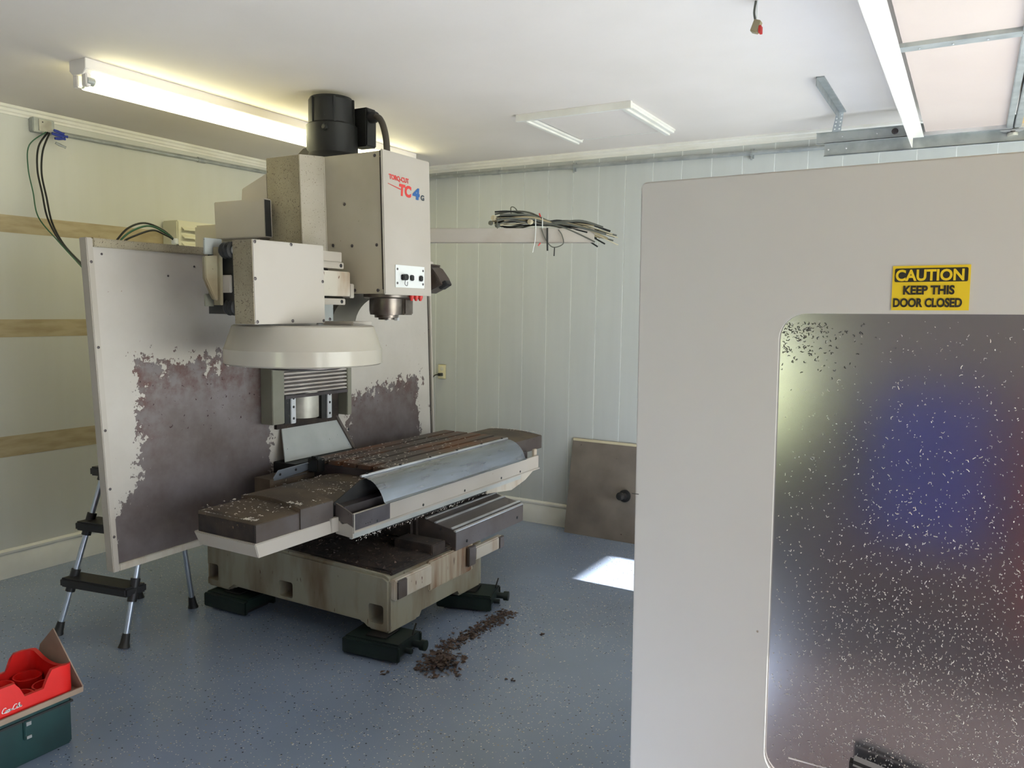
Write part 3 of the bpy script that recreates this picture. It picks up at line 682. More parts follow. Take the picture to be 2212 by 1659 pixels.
# logo: two red words, a blue 4, a small dark G and the red swoosh
X0 = 2.2185
U, V_ = (0, 1, -.02), (0, -.036, 1)
lettering('logo_lettering', 'TORQ-CUT', .030, (X0, -2.032, 2.130), U, V_, 'red_print', fc, bold=.0011, shear=-.1, width=.150)
lettering('logo_lettering', 'TC', .070, (X0, -1.955, 2.066), U, V_, 'red_print', fc, bold=.0036, shear=.1, width=.094)
lettering('logo_lettering', '4', .070, (X0, -1.852, 2.063), U, V_, 'blue_print', fc, bold=.0040, shear=.1, width=.058)
lettering('logo_lettering', 'G', .034, (X0, -1.786, 2.062), U, V_, 'dark_print', fc, bold=.0014, width=.028)
MB().hexa([(X0, -2.040, 2.108), (X0, -1.945, 2.094), (X0, -1.945, 2.089), (X0, -2.040, 2.106), (X0 + .0006, -2.040, 2.108), (X0 + .0006, -1.945, 2.094), (X0 + .0006, -1.945, 2.089), (X0 + .0006, -2.040, 2.106)]).build('logo_swoosh', 'red_print', fc)
# connector plate
cp = MB().box(2.217, 2.221, -1.985, -1.757, 1.632, 1.738).build('connector_plate', 'white_plate', fc, bevel=.001)
for y in (-1.932, -1.862, -1.790):
    MB().box(2.221, 2.229, y - .015, y + .015, 1.666, 1.694).build('connector', 'black_plastic', cp, bevel=.004)
MB().lathe([(.015, .0), (.015, .016), (.011, .019)], (2.228, -1.928, 1.681), 0, 14).tube(spline([(2.24, -1.935, 1.668), (2.245, -1.945, 1.648), (2.242, -1.925, 1.640), (2.24, -1.918, 1.660)], 5), .0015, 5).build('dust_cap', 'black_rubber', cp)
screws(cp, [(2.221, y, z) for y in (-1.972, -1.770) for z in (1.652, 1.718)], 1, .006, 'steel_dark')
for y in (-1.822, -1.785, -1.750):
    MB().lathe([(.004, 1.570), (.006, 1.571), (.013, 1.588), (.013, 1.598)], (2.19, y, 0), 2, 12).build('coolant_nozzle', 'red_plastic', hd, label='small red coolant nozzle')
# spindle
SX, SY = 2.085, -1.885
sd = MB().lathe([(.112, 1.600), (.112, 1.585), (.105, 1.580), (.084, 1.579), (.084, 1.52), (.080, 1.500), (.060, 1.499), (.058, 1.486), (.040, 1.485), (.040, 1.476)], (SX, SY, 0), 2, 36).build('spindle', 'spindle_steel', mm, label='dark steel spindle nose')
MB().box(SX + .03, SX + .09, SY + .03, SY + .10, 1.500, 1.582).build('spindle_block', 'spindle_steel', sd, bevel=.006)
for a in (0.6, 2.2): MB().box(SX + .05 * math.cos(a) - .01, SX + .05 * math.cos(a) + .01, SY + .05 * math.sin(a) - .01, SY + .05 * math.sin(a) + .01, 1.472, 1.488).build('drive_key', 'steel_bright', sd, bevel=.002)
# neck casting curving from the head down to the column
nk = [(2.02 - .22 * math.cos(a * math.pi / 20), 1.44 + .162 * math.sin(a * math.pi / 20)) for a in range(10, -1, -1)] + [(1.70, 1.44), (1.70, 1.602)]
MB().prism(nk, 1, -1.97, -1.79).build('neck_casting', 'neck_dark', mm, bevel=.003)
b = MB().box(1.86, 1.875, -2.14, -2.035, 1.456, 1.552).build('neck_plate', 'column_blue', mm, bevel=.002)
screws(b, [(1.875, -2.06, 1.475), (1.875, -2.11, 1.475)], 1, .008, 'steel_dark')
# rear covers at the left of the head
MB().box(1.24, 1.60, -2.196, -1.60, 1.868, 2.052).lean(K, 1.6).build('rear_cover', 'beige_clean', mm, bevel=.004, label='cream side cover behind the head')
MB().box(1.600, 1.603, -2.195, -2.16, 1.872, 2.046).lean(K, 1.6).build('cover_gasket', 'black_rubber', mm)
MB().prism([(1.385, 2.04), (1.395, 2.115), (1.575, 2.180), (1.575, 2.04)], 1, -2.150, -1.62).lean(K, 1.6).build('sloped_cover', 'beige_clean', mm, bevel=.004, label='sloping cream cover behind the head')
# spindle motor
MXc, MYc = 1.735, -1.87
prof = [(.155, 2.235), (.155, 2.27), (.128, 2.30), (.128, 2.438), (.116, 2.448), (.113, 2.560), (.104, 2.575), (.0, 2.575)]
mo = MB().lathe(prof, (MXc, MYc, 0), 2, 36).lean(K * .8, 1.9).build('spindle_motor', 'black_motor', mm, label='black upright spindle motor', sharp=28)
for k in range(6):
    a = k * math.pi / 3 + .35
    MB().box(MXc + .110, MXc + .121, MYc - .006, MYc + .006, 2.44, 2.565, rot=Matrix.Rotation(a, 3, 'Z'), org=(MXc, MYc, 2.5)).lean(K * .8, 1.9).build('rib', 'black_motor', mo, bevel=.002)
MB().prism([(-2.06, 2.235), (-2.06, 2.245), (-1.97, 2.33), (-1.90, 2.33), (-1.90, 2.235)], 0, 1.62, 1.74).build('motor_skirt', 'black_rubber', mo, bevel=.004)
MB().lathe([(.016, -.0), (.016, -.012), (.010, -.016)], (1.80, -2.00, 2.41), 1, 10).build('eye_bolt', 'black_motor', mo)
cb = MB().box(1.80, 1.90, -1.815, -1.735, 2.345, 2.535).build('terminal_box', 'black_motor', mo, bevel=.006)
MB().lathe([(.03, 0), (.03, .03), (.022, .045)], (1.895, -1.78, 2.49), 0, 14).build('cable_gland', 'black_plastic', mo)
MB().tube(spline([(1.93, -1.785, 2.49), (1.97, -1.80, 2.475), (2.015, -1.825, 2.43), (2.055, -1.85, 2.35), (2.07, -1.86, 2.24)], 8), .016, 12).build('cable_hose', 'hose', mo, label='grey-brown cable hose')
# finned lamp on the right side of the head
b = MB()
prof2 = [(2.150, 1.610), (2.255, 1.655), (2.235, 1.690), (2.215, 1.715), (2.195, 1.738), (2.165, 1.752), (2.145, 1.752)]
lp = MB().prism(prof2, 1, -1.66, -1.56).build('work_lamp', 'steel_cover', mm, bevel=.004, label='dark finned work lamp on the head side')
for k in range(5):
    f_ = k / 4; x = 2.165 + f_ * .06; z = 1.752 - f_ * .078
    MB().box(x - .003, x + .003, -1.664, -1.552, z - .008, z + .008, rot=Matrix.Rotation(.7, 3, 'Y')).build('fin', 'steel_cover', lp)
MB().box(2.225, 2.275, -1.645, -1.60, 1.640, 1.668, rot=Matrix.Rotation(-.5, 3, 'Y')).build('latch', 'black_plastic', lp, bevel=.003)
MB().box(2.12, 2.15, -1.69, -1.58, 1.745, 1.775).build('lamp_mount', 'beige_clean', lp, bevel=.003)

# --- tool carousel
CX, CY = 2.055, -2.415
ca = MB().lathe([(.0, 1.455), (.292, 1.455), (.302, 1.450), (.333, 1.362), (.338, 1.352), (.338, 1.292), (.330, 1.286), (.0, 1.286)], (CX, CY, 0), 2, 64).build('tool_carousel', 'beige_gloss', mm, label='round cream tool carousel', sharp=25)
MB().lathe([(.17, 1.286), (.17, 1.268), (.15, 1.262)], (CX, CY, 0), 2, 40).build('tool_disc', 'steel_dark', ca)
MB().box(2.02, 2.18, -2.27, -2.10, 1.455, 1.470, rot=Matrix.Rotation(.2, 3, 'Z')).build('top_plate', 'beige_clean', ca, bevel=.003)
db = MB().hexa([(2.17, -2.794, 1.462), (2.17, -2.404, 1.465), (2.17, -2.412, 1.795), (2.17, -2.802, 1.791), (2.06, -2.794, 1.462), (2.06, -2.404, 1.465), (2.06, -2.412, 1.795), (2.06, -2.802, 1.791)]).build('drive_box', 'beige_clean', ca, bevel=.003, label='square cream carousel drive box')
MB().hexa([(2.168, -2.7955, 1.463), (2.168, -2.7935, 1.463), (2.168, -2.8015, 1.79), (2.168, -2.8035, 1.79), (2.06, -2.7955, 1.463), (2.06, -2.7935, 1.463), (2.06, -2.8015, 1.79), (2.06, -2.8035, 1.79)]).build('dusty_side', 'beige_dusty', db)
screws(db, [(2.17, -2.79, 1.782), (2.17, -2.60, 1.785), (2.17, -2.79, 1.64), (2.17, -2.782, 1.472), (2.17, -2.595, 1.475), (2.17, -2.42, 1.642), (2.17, -2.415, 1.475)], 1, .007, 'steel_dark')
cg = MB().box(1.93, 2.03, -2.60, -2.085, 1.585, 1.700).build('carriage', 'beige_stained', ca, bevel=.004)
MB().box(1.96, 2.02, -2.60, -2.118, 1.712, 1.742).build('carriage_rail', 'beige_clean', cg, bevel=.003)
MB().box(1.96, 2.02, -2.60, -2.108, 1.545, 1.574).build('carriage_rail', 'beige_clean', cg, bevel=.003)
MB().box(1.98, 2.03, -2.088, -2.058, 1.578, 1.645).build('carriage_stop', 'beige_clean', cg, bevel=.003)
MB().box(1.90, 2.01, -2.40, -2.12, 1.742, 1.79).build('carriage_cap', 'beige_clean', cg, bevel=.003)
screws(cg, [(2.02, -2.14, 1.727), (2.02, -2.135, 1.56)], 1, .009, 'black_plastic')
MB().box(1.70, 1.94, -2.45, -2.14, 1.55, 1.72).build('slide_arm', 'black_motor', ca)
MB().box(1.90, 2.05, -2.79, -2.45, 1.50, 1.76).build('drive_housing', 'black_motor', ca)
for y, z in ((-2.788, 1.752), (-2.772, 1.528)):
    MB().lathe([(.030, -.03), (.034, -.02), (.028, -.008), (.034, .004), (.028, .014), (.034, .024), (.026, .03)], (2.025, y, z), 0, 20).build('roller', 'black_rubber', ca)
    MB().lathe([(.018, 0), (.018, .008)], (2.052, y, z), 0, 14).build('roller_hub', 'steel_bright', ca)
MB().prism([(-2.872, 1.725), (-2.872, 1.640), (-2.832, 1.560), (-2.795, 1.545), (-2.795, 1.735)], 0, 1.965, 1.985).build('side_bracket', 'bracket_tan', ca, bevel=.003)
MB().box(1.96, 2.00, -2.815, -2.800, 1.535, 1.765).build('bracket_rib', 'bracket_tan', ca, bevel=.002)
MB().box(1.99, 2.04, -2.80, -2.768, 1.585, 1.655).build('limit_switch', 'beige_clean', ca, bevel=.003)
MB().box(1.94, 1.95, -2.845, -2.76, 1.735, 1.80).build('bracket_plate', 'column_blue', ca, bevel=.002)
MB().box(1.92, 1.93, -2.83, -2.70, 1.53, 1.58).build('bracket_plate', 'olive_paint', ca, bevel=.002)

# --- pendant arm with the cable bundle lying on it
A0, A1 = Vector((1.45, -1.405, 1.948)), Vector((2.66, -.708, 1.967))
d_ = (A1 - A0).normalized(); sdv = d_.cross(Vector((0, 0, 1))).normalized(); upv = sdv.cross(d_)
def armpt(t_, s_, z_): return A0 + (A1 - A0) * t_ + sdv * s_ + upv * z_
MB().hexa([tuple(armpt(0, -.04, -.04)), tuple(armpt(0, .04, -.04)), tuple(armpt(0, .04, .04)), tuple(armpt(0, -.04, .04)), tuple(armpt(1, -.04, -.04)), tuple(armpt(1, .04, -.04)), tuple(armpt(1, .04, .04)), tuple(armpt(1, -.04, .04))]).build('pendant_arm', 'arm_paint', mm, bevel=.004, label='beige box-section pendant arm')
MB().box(1.36, 1.48, -1.62, -1.36, 1.86, 1.98).build('arm_pivot', 'beige', mm, bevel=.006)
cbn = thing('cable_bundle', 'tied bundle of grey and black cables lying on the pendant arm', 'cables', tuple(armpt(.8, 0, .045)))
rnd = random.Random(11)
for k in range(26):
    mt = ('cable_grey', 'wire_black', 'cable_grey', 'wire_black', 'cable_tan', 'cable_light')[k % 6]
    s0 = rnd.uniform(-.045, .045); pts = []
    zs = rnd.uniform(.005, .055) + rnd.choice((0, 0, .03)); ze = rnd.uniform(-.06, .03); wob = [rnd.gauss(0, .007) for _ in range(7)]
    a0_ = rnd.uniform(.575, .63); a1_ = rnd.uniform(.96, 1.10)
    for q, t_ in enumerate((0, .14, .3, .48, .62, .8, 1)):
        tt = a0_ + (a1_ - a0_) * t_
        spread = (1, 1.1, .8, .3, .5, .8, 1)[q]
        zc_ = (.075, .085, .085, .066, .06, .045, .012)[q]
        out_ = (.03, .03, .03, .035, .05, .05, .06)[q]
        pts.append(armpt(tt, s0 * spread + out_ * .4, zc_ + wob[q] * (spread > .6) + (zs - .03) * spread + (ze * (q - 4) / 2 if q > 4 else 0)))
    MB().tube(spline(pts, 6), rnd.uniform(.004, .007) if mt != 'cable_light' else .003, 6).build('cable', mt, cbn)
for pts, r_, mt in (([(.66, .0, .10), (.655, .0, .16), (.675, .0, .155), (.70, .0, .09)], .003, 'cable_grey'),
                    ([(.78, .05, .04), (.80, .055, -.03), (.83, .055, -.07), (.87, .055, -.05), (.865, .055, .0), (.85, .055, .03)], .003, 'cable_grey'),
                    ([(.805, .052, .04), (.805, .056, -.02), (.806, .056, -.09)], .005, 'wire_black'),
                    ([(.835, .055, -.07), (.833, .056, -.12)], .003, 'wire_black'),
                    ([(.758, .05, .05), (.755, .056, -.03), (.745, .056, -.10)], .002, 'white_plate')):
    MB().tube(spline([armpt(*p) for p in pts], 6), r_, 6).build('loose_end', mt, cbn)
for t_, mt in ((.757, 'white_plate'), (.785, 'white_plate'), (.60, 'cable_grey')):
    rr = [armpt(t_, .012 + .042 * math.cos(a), .066 + .034 * math.sin(a)) for a in [k * math.pi / 8 for k in range(17)]]
    MB().tube(rr, .0028, 5).build('tie', mt, cbn)
for p, s_ in (((.735, .045, .075), .016), ((.585, .02, .10), .016), ((.572, .03, .07), .013), ((.60, .04, .055), .014)):
    c = armpt(*p); MB().lathe([(s_ * .7, -s_ * .7), (s_, -s_ * .5), (s_, s_ * .5), (s_ * .6, s_ * .8)], tuple(c), 1, 8).build('connector', 'cable_light' if s_ > .015 else 'cable_grey', cbn)
for p, q in (((.778, .03, .105), (.772, .03, .125)), ((.777, .055, -.045), (.768, .056, -.062))):
    MB().tube([armpt(*p), armpt(*q)], .004, 6).build('red_tag', 'red_plastic', cbn)

# ================================================================== loose things on the floor
# machine skates under the base
def skate(x, y, rz, label, handle):
    o = thing('machine_skate', label, 'skate', (x, y, 0), 'machine skates under the base')
    R3 = Matrix.Rotation(rz, 3, 'Z')
    def bx(a, b_, c, d, e, f_, nm, mt='green_skate', bv=.005, par=None):
        bb = MB().box(a, b_, c, d, e, f_)
        for v in bb.bm.verts: v.co = Vector((x, y, 0)) + R3 @ v.co
        return bb.build(nm, mt, par or o, bevel=bv)
    bx(-.14, .14, -.09, .09, .030, .084, 'deck'); bx(-.145, .145, -.105, -.085, .010, .078, 'side_plate'); bx(-.145, .145, .085, .105, .010, .078, 'side_plate')
    bx(-.055, .055, -.06, .06, .080, .0895, 'top_pad', 'black_rubber')
    for dx in (-.10, .0, .10):
        bb = MB().lathe([(.022, -.080), (.024, -.070), (.024, .070), (.022, .080)], (0, 0, 0), 1, 16)
        for v in bb.bm.verts: v.co = Vector((x, y, .0245)) + R3 @ (v.co + Vector((dx, 0, 0)))
        bb.build('roller', 'black_plastic', o)
    if handle:
        bb = MB().lathe([(.016, 0), (.016, .035), (.024, .036), (.024, .06)], (.145, .03, .05), 0, 14);  b2 = MB().lathe([(.012, .0), (.012, .03)], (.145, -.04, .045), 0, 10)
        for v in b2.bm.verts: v.co = Vector((x, y, 0)) + R3 @ v.co
        b2.build('axle_stub', 'green_skate', o)
        for v in bb.bm.verts: v.co = Vector((x, y, 0)) + R3 @ v.co
        bb.build('adjuster', 'green_skate', o)
        bb = MB().tube([(.13, .04, .07), (.135, .04, .095), (.145, .05, .135)], .004, 6)
        for v in bb.bm.verts: v.co = Vector((x, y, 0)) + R3 @ v.co
        bb.build('lock_pin', 'black_plastic', o)
skate(1.425, -2.25, .04, 'dark green machine skate under the base, beside the ladder', False)
skate(2.385, -2.285, .12, 'dark green machine skate under the near corner of the base', True)
skate(2.40, -1.60, .30, 'dark green machine skate under the base, by the brown debris', True)

# swept-up rust flakes
def clump(b, r, p, s_):
    vs = []
    for _ in range(6): vs.append(b.bm.verts.new(Vector(p) + Vector((r.uniform(-s_, s_), r.uniform(-s_, s_), r.uniform(0, s_ * .7)))))
    bmesh.ops.convex_hull(b.bm, input=vs)
def debris(name, n, fn, s0, s1, mt, label, seed):
    r = random.Random(seed); b = MB()
    for _ in range(n):
        x, y, z = fn(r); clump(b, r, (x, y, z), r.uniform(s0, s1))
    o = b.build(name, mt); o['kind'] = 'stuff'; base_origin(o); tag(o, label, 'debris'); return o
def pile(r):
    a = r.uniform(0, 6.28); q = abs(r.gauss(0, .5)); q = min(q, 1)
    return 2.68 + .105 * q * math.cos(a) - .02 * q * math.sin(a), -2.25 + .13 * q * math.sin(a), max(0, .034 * (1 - q)) * r.random()
debris('rust_flake_pile', 560, pile, .004, .017, 'rust_chip', 'heap of brown rust flakes on the floor near the base corner', 21)
def streak(r):
    t_ = r.random(); return 2.615 + .02 * t_ + r.gauss(0, .026), -2.13 + .56 * t_, 0
debris('rust_flake_streak', 520, streak, .003, .015, 'rust_chip', 'streak of brown flakes swept along the front of the base', 22)
for i, (x, y, lab) in enumerate(((2.80, -2.30, 'brown flake lump just right of the rust heap'), (3.02, -2.23, 'small brown flake lump lying alone on the floor'), (2.54, -2.46, 'brown flake lump left of the rust heap'), (2.74, -2.37, 'long brown flake below the rust heap'), (2.90, -1.74, 'dark crumb on the floor right of the flake streak'))):
    r = random.Random(50 + i); b = MB()
    for _ in range(5): clump(b, r, (x + r.gauss(0, .012), y + r.gauss(0, .012), 0), r.uniform(.006, .012))
    tag(base_origin(b.build('rust_flake', 'rust_chip')), lab, 'debris', 'single flakes on the floor')
def floor_spot(r):
    while True:
        x, y = (r.uniform(2.6, 3.6), r.uniform(-3.6, -.8)) if r.random() < .7 else (r.gauss(2.65, .1), r.uniform(-2.5, -1.4))
        if x > 2.58: return (x, y, 0.0), (0, 0, 1)
chip = chips('floor_chips', 1400, floor_spot, 'metal_chip', None, .003, .009, 31)
tag(chip, 'tiny bright metal chips scattered over the blue floor', 'metal chips')

# step ladder behind the splash panel
ld = thing('step_ladder', 'small aluminium step ladder with black treads behind the splash panel', 'ladder', (1.15, -2.68, 0))
legs = [((1.000, -2.945, 0), (1.085, -2.655, 1.00)), ((1.385, -2.870, 0), (1.330, -2.600, 1.00)), ((1.240, -2.390, 0), (1.30, -2.57, 1.00)), ((.890, -2.450, 0), (1.06, -2.62, 1.00))]
def lpt(i, z): a, c = Vector(legs[i][0]), Vector(legs[i][1]); return a.lerp(c, z / 1.0)
for i in range(4):
    lg = MB().tube([lpt(i, .03), lpt(i, 1.0)], .0125, 12).build('leg', 'aluminium', ld)
    MB().tube([lpt(i, 0.0), lpt(i, .02), lpt(i, .06)], [.026, .02, .016], 12).build('rubber_foot', 'black_rubber', lg)
for z, dp in ((.245, .055), (.50, .06), (.75, .065)):
    a, c = lpt(0, z), lpt(1, z); y0 = (a.y + c.y) / 2
    t_ = MB().hexa([(a.x - .02, a.y - dp, z - .02), (c.x + .02, c.y - dp, z - .02), (c.x + .02, c.y + dp, z - .02), (a.x - .02, a.y + dp, z - .02), (a.x - .02, a.y - dp, z + .022), (c.x + .02, c.y - dp, z + .022), (c.x + .02, c.y + dp, z + .022), (a.x - .02, a.y + dp, z + .022)]).build('tread', 'black_plastic', ld, bevel=.008)
    for i in (0, 1):
        p = lpt(i, z); MB().tube([lpt(i, z - .05), lpt(i, z + .05)], .021, 12).build('tread_bracket', 'black_plastic', t_)
MB().box(1.05, 1.34, -2.70, -2.53, 1.0, 1.03).build('top_tread', 'black_plastic', ld, bevel=.01)
MB().tube([lpt(2, .35), lpt(3, .35)], .008, 8).build('rear_brace', 'aluminium', ld)

# green tool box, cardboard tray and red crate at lower left
tbx = thing('tool_box', 'dark green metal tool box on the floor under the red crate', 'tool box', (1.80, -3.70, 0))
MB().box(1.66, 1.945, -4.0, -3.440, .0, .190).build('body', 'green_box', tbx, bevel=.008)
lt = MB().box(1.945, 1.953, -3.606, -3.578, .085, .155).build('latch', 'green_box', tbx, bevel=.003)
MB().box(1.953, 1.957, -3.600, -3.584, .135, .148).build('latch_loop', 'galvanized', lt); MB().box(1.953, 1.957, -3.600, -3.584, .09, .10).build('latch_loop', 'galvanized', lt)
MB().box(1.655, 1.95, -4.0, -3.437, .150, .157).build('lid_seam', 'black_plastic', tbx)
tray = thing('cardboard_tray', 'open cardboard tray with an upright side flap under the red crate', 'tray', (1.82, -3.7, .19))
MB().box(1.66, 1.992, -4.05, -3.425, .191, .197).build('tray_floor', 'cardboard', tray)
MB().box(1.985, 1.992, -4.05, -3.428, .197, .209).build('tray_lip', 'cardboard', tray)
MB().prism([(1.992, .197), (1.992, .212), (1.826, .383), (1.74, .305), (1.70, .197)], 1, -3.428, -3.424).build('side_flap', 'cardboard', tray)
crt = thing('drink_crate', 'red plastic soft-drink bottle crate with white script lettering', 'crate', (1.85, -3.7, .2))
def crate():
    b = MB(); n = 96; x0, x1, y0, y1 = 1.735, 1.978, -3.96, -3.445; rad = .03
    def loop(off):
        return rrect(x0 + off, x1 - off, y0 + off, y1 - off, rad - off * .8, 5)
    dense = []
    def resample(P_, n):
        P_ = [Vector(p) for p in P_] + [Vector(P_[0])]; L_ = [0]
        for a, c in zip(P_, P_[1:]): L_.append(L_[-1] + (c - a).length)
        out = []
        for k in range(n):
            s_ = L_[-1] * k / n; i = max(q for q in range(len(L_)) if L_[q] <= s_ + 1e-9); i = min(i, len(P_) - 2)
            out.append(P_[i].lerp(P_[i + 1], (s_ - L_[i]) / max(1e-9, L_[i + 1] - L_[i])))
        return out
    O = resample(loop(0), n); I = resample(loop(.014), n)
    def h(p):
        fy = (p.y - y1); cyc = .5 + .5 * math.cos((fy + .05) * 2 * math.pi / .172)
        long_ = .250 + .055 * max(0, min(1, (cyc - .32) * 2.6))
        fx_ = abs(p.x - (x0 + x1) / 2) / ((x1 - x0) / 2)
        if p.y > y1 - .035 or p.y < y0 + .035: return .302 - .03 * (1 - min(1, fx_ ** 2 * 1.3))
        return long_
    rows = []
    for P_, f_ in ((O, 0), (O, 1), (I, 1), (I, 0)):
        rows.append([b.bm.verts.new((p.x, p.y, .198 if f_ == 0 else h(p))) for p in P_])
    for a, c in zip(rows, rows[1:]):
        for k in range(n): b.bm.faces.new((a[k], a[(k + 1) % n], c[(k + 1) % n], c[k]))
    b.bm.faces.new(rows[3]); b.bm.faces.new(rows[0][::-1])
    return b
cbody = crate().build('crate_wall', 'crate_red', crt, sharp=50)
for k in range(5):
    y = -3.505 - k * .095
    for x in (1.795, 1.915):
        prof = [(.043, .199), (.046, .232), (.041, .232), (.038, .204), (.0, .204)]
        MB().lathe(prof, (x, y, 0), 2, 18).build('bottle_cup', 'crate_red', crt)
# script lettering in flat white strokes
def strokes(paths, org, u, v, sc, wd, name, mt, parent):
    b = MB(); u = Vector(u); v = Vector(v); nrm = u.cross(v).normalized()
    for pth in paths:
        pts = spline([(p[0], p[1], 0) for p in pts_(pth)], 5); L_ = []; R_ = []
        for i, p in enumerate(pts):
            t_ = pts[min(i + 1, len(pts) - 1)] - pts[max(i - 1, 0)]; t_.normalize(); nn = Vector((-t_.y, t_.x, 0))
            ww = wd * (.55 + .75 * abs(t_.y))
            for S_, sg in ((L_, 1), (R_, -1)):
                q = p + nn * ww * sg; S_.append(b.bm.verts.new(Vector(org) + u * q.x * sc + v * q.y * sc))
        for i in range(len(L_) - 1): b.bm.faces.new((L_[i], L_[i + 1], R_[i + 1], R_[i]))
    o = b.build(name, mt, parent); md = None
    return o
def pts_(p): return p
Cc = [(1.05, .95), (.75, 1.15), (.35, .85), (.12, .35), (.28, .02), (.62, .05), (.9, .3)]
oo = lambda x: [(x + .28, .52), (x + .10, .42), (x + .02, .18), (x + .16, .02), (x + .34, .18), (x + .34, .42), (x + .24, .52), (x + .45, .44)]
cc = lambda x: [(x + .34, .44), (x + .2, .54), (x + .04, .32), (x + .08, .06), (x + .26, .02), (x + .42, .18)]
aa = lambda x: [(x + .34, .5), (x + .16, .5), (x + .03, .22), (x + .14, .02), (x + .30, .2), (x + .38, .52), (x + .36, .1), (x + .46, .04), (x + .56, .2)]
ll = lambda x: [(x, .2), (x + .28, .7), (x + .34, 1.1), (x + .2, 1.0), (x + .12, .4), (x + .16, .05), (x + .34, .12)]
word = [Cc, oo(.85), cc(1.25), aa(1.62), [(2.15, .34), (2.4, .36)], [(p[0] + 2.35, p[1]) for p in Cc], oo(3.2), ll(3.6), aa(3.85), [(.5, -.02), (1.3, -.12), (2.4, .12), (3.0, .02)]]
strokes(word, (1.9795, -3.686, .222), (0, 1, 0), (0, 0, 1), .0142, .085, 'script_lettering', 'white_print', cbody)

# machine enclosure front with its window, right foreground
EY = -3.2; ex0, ex1, ez1 = 3.905, 5.40, 1.833
en = thing('machine_enclosure', 'tall beige machine enclosure panel with a metal-chip covered window', 'enclosure', (4.6, EY, 0))
fp = MB().prism(rrect(ex0, ex1, 0.0, ez1, .012, 3), 1, EY, EY + .035).mesh('fp', bevel=.004)
wx0, wx1, wz0, wz1 = 4.2265, 5.12, .485, 1.531
cutw = MB().prism(rrect(wx0, wx1, wz0, wz1, .055, 8), 1, EY - .1, EY + .1).mesh('c')
ROT = Matrix.Translation((ex0, EY, ez1)) @ Matrix.Rotation(-.010, 4, 'Y') @ Matrix.Translation((-ex0, -EY, -ez1))
frm = boolean(fp, [cutw]); frm.transform(ROT)
fpo = put('front_panel', frm, 'enclosure', en)
ws = MB().box(wx0 - .02, wx1 + .02, EY + .010, EY + .014, wz0 - .02, wz1 + .02).xf(ROT).build('window_sheet', 'window_metal', en, label='chip-speckled reflective window sheet')
MB().box(ex0 + .004, ex0 + .03, EY + .036, -.955, 0, .62).build('sun_block_panel', 'enclosure', en, bevel=.003)  # unseen panel added to keep the sun off the floor beside the machine
MB().box(ex0 + .03, ex1, EY + .036, EY + .10, 0, .06).build('sill', 'enclosure', en)
sx0, sx1, sz0, sz1 = 4.4445, 4.5805, 1.5385, 1.6265
sg = MB().box(sx0, sx1, EY - .0015, EY - .0002, sz0, sz1).xf(ROT).build('caution_sign', 'yellow_sign', en, label='yellow caution sign reading keep this door closed')
MB().prism(rrect(sx0 + .004, sx1 - .004, 1.5945, 1.6215, .003, 3), 1, EY - .0022, EY - .0015).xf(ROT).build('sign_header', 'black_print', sg)
UU, VV = (1, 0, .010), (-.010, 0, 1)
def zz(x): return (x - ex0) * .010
lettering('sign_lettering', 'CAUTION', .030, (sx0 + .008, EY - .0026, 1.5975 + zz(4.45)), UU, VV, 'yellow_sign', sg, bold=.0010, width=.120)
lettering('sign_lettering', 'KEEP THIS', .0235, (sx0 + .023, EY - .0022, 1.5705 + zz(4.45)), UU, VV, 'black_print', sg, bold=.0009, width=.090)
lettering('sign_lettering', 'DOOR CLOSED', .0235, (sx0 + .006, EY - .0022, 1.5455 + zz(4.45)), UU, VV, 'black_print', sg, bold=.0009, width=.121)
hn = MB().prism([(4.409, .60), (4.409, .545), (4.435, .52), (4.70, .50), (4.70, .545), (4.46, .592)], 1, EY - .05, EY - .012).xf(ROT).build('door_handle', 'black_plastic', en, bevel=.008, label='black door pull handle')
MB().box(4.278, 4.412, EY + .0085, EY + .0098, .5355, .5385).xf(ROT).build('scratch', 'white_print', ws, label='bright scratch on the window')
MB().box(3.9045, 3.922, EY - .0008, EY - .0001, 1.096, 1.0975).build('pencil_mark', 'black_print', en)
def on_window(r):
    while True:
        x = r.uniform(wx0 + .01, 4.82); z = r.uniform(wz0 + .01, wz1 - .012)
        t_ = (wz1 - z) / (wz1 - wz0); dens = .10 + .9 * min(1, (t_ * 1.35) ** 1.6); dens *= min(1, .25 + (x - wx0) * 3.2)
        if r.random() < dens: break
    return (x, EY + .0098, z), (0, -1, 0)
chips('chips', 4200, on_window, 'metal_chip', en, .0009, .0030, 41, .45)
chips('chips', 900, on_window, 'metal_chip', en, .003, .0075, 43, .15)
chips('chips', 200, lambda r: ((wx0 + .008 + abs(r.gauss(0, .07)), EY + .0098, wz1 - .02 - abs(r.gauss(0, .045))), (0, -1, 0)), 'dark_chip', en, .002, .0065, 42, .26)
for q in [o for o in C.objects if o.name.startswith('chips') and o.parent == en]: q.data.transform(ROT)

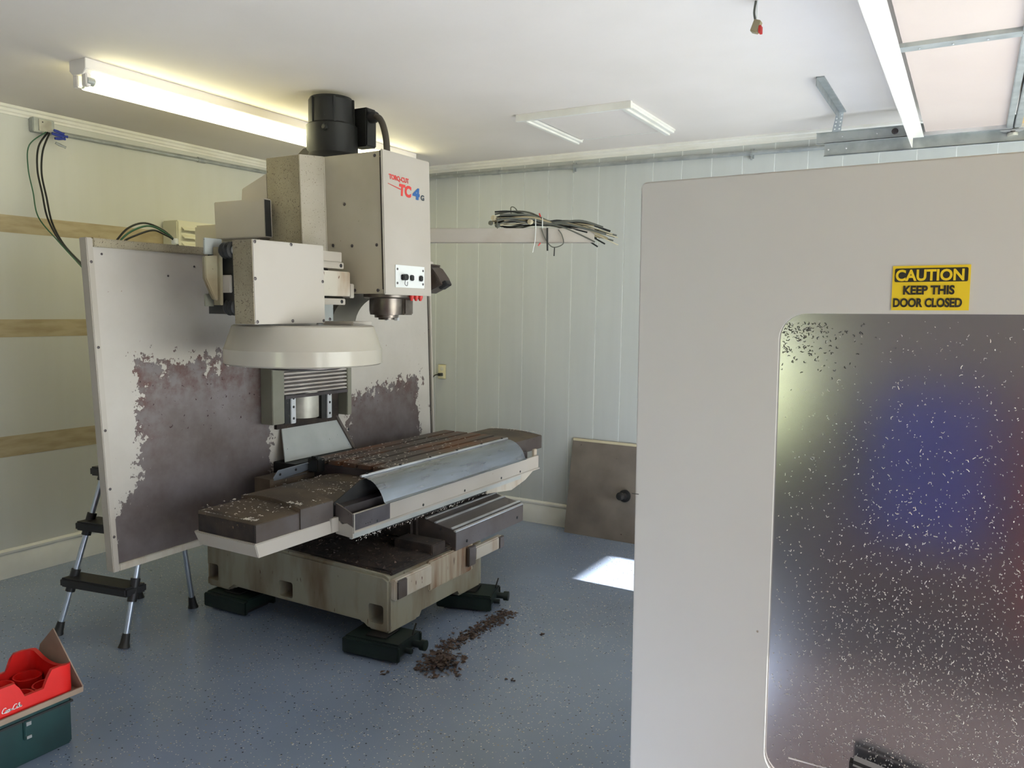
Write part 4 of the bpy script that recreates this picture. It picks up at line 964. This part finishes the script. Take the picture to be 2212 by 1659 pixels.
# unseen objects added behind the camera to colour the reflections in the window sheet
cab = thing('reflection_cabinet', 'added blue cabinet behind the camera, reflected in place of a person in blue', 'cabinet', (4.45, -5.75, 0))  # made-up cabinet and stand, giving the blue reflection of a person's shirt
MB().box(4.20, 4.70, -5.95, -5.58, .45, 1.20).build('body', 'blue_paint', cab, bevel=.006)
for x0 in (4.21, 4.453):
    dd = MB().box(x0, x0 + .237, -5.58, -5.562, .47, 1.18).build('door', 'blue_paint', cab, bevel=.004)
    MB().box(x0 + (.20 if x0 < 4.4 else .02), x0 + (.215 if x0 < 4.4 else .035), -5.562, -5.54, .75, .9).build('handle', 'black_plastic', dd, bevel=.003)
MB().box(3.95, 4.90, -5.98, -5.54, .41, .45).box(3.97, 4.88, -5.90, -5.57, .06, .41).build('stand_top', 'brown_wood', cab, bevel=.004)
for x in (3.97, 4.82):
    for y in (-5.95, -5.62): MB().box(x, x + .06, y, y + .06, 0, .40).build('stand_leg', 'brown_wood', cab, bevel=.003)
tc_ = thing('reflection_chest', 'added red chest behind the camera, there for the red reflection in the window', 'tool chest', (5.3, -5.75, 0))  # made-up chest, giving the red blur in the window sheet
MB().box(4.98, 5.62, -5.98, -5.55, .10, 1.15).build('body', 'crate_red', tc_, bevel=.006)
for k in range(5): MB().box(5.0, 5.6, -5.55, -5.535, .14 + k * .2, .32 + k * .2).build('drawer', 'crate_red', tc_, bevel=.004)
for x in (5.04, 5.56):
    for y in (-5.93, -5.60): MB().lathe([(.04, -.015), (.05, -.012), (.05, .012), (.04, .015)], (x, y, .05), 0, 14).build('caster', 'black_rubber', tc_)
wbn = thing('reflection_bench', 'added brown bench by the rear wall, there for dark reflections in the window', 'bench', (4.6, -7.2, 0))  # made-up bench, giving the window sheet something brown to reflect
MB().box(3.4, 6.4, -7.55, -6.95, .84, .90).build('top', 'brown_wood', wbn, bevel=.005)
MB().box(3.45, 6.35, -7.50, -7.02, .18, .22).build('shelf', 'brown_wood', wbn)
MB().box(3.45, 6.35, -7.54, -7.50, .22, .84).build('back_panel', 'brown_wood', wbn)
for x in (3.45, 6.25):
    for y in (-7.5, -7.05): MB().box(x, x + .1, y - .05, y + .05, 0, .84).build('leg', 'brown_wood', wbn, bevel=.004)
mt_ = MB().box(3.98, 5.9, -5.45, -3.3, .0005, .012).build('reflection_mat', 'brown_mat', bevel=.003)  # made-up mat, darkens the lower reflection in the window sheet
tag(base_origin(mt_), 'added brown mat on the unseen floor, darkening the reflection in the window', 'mat')
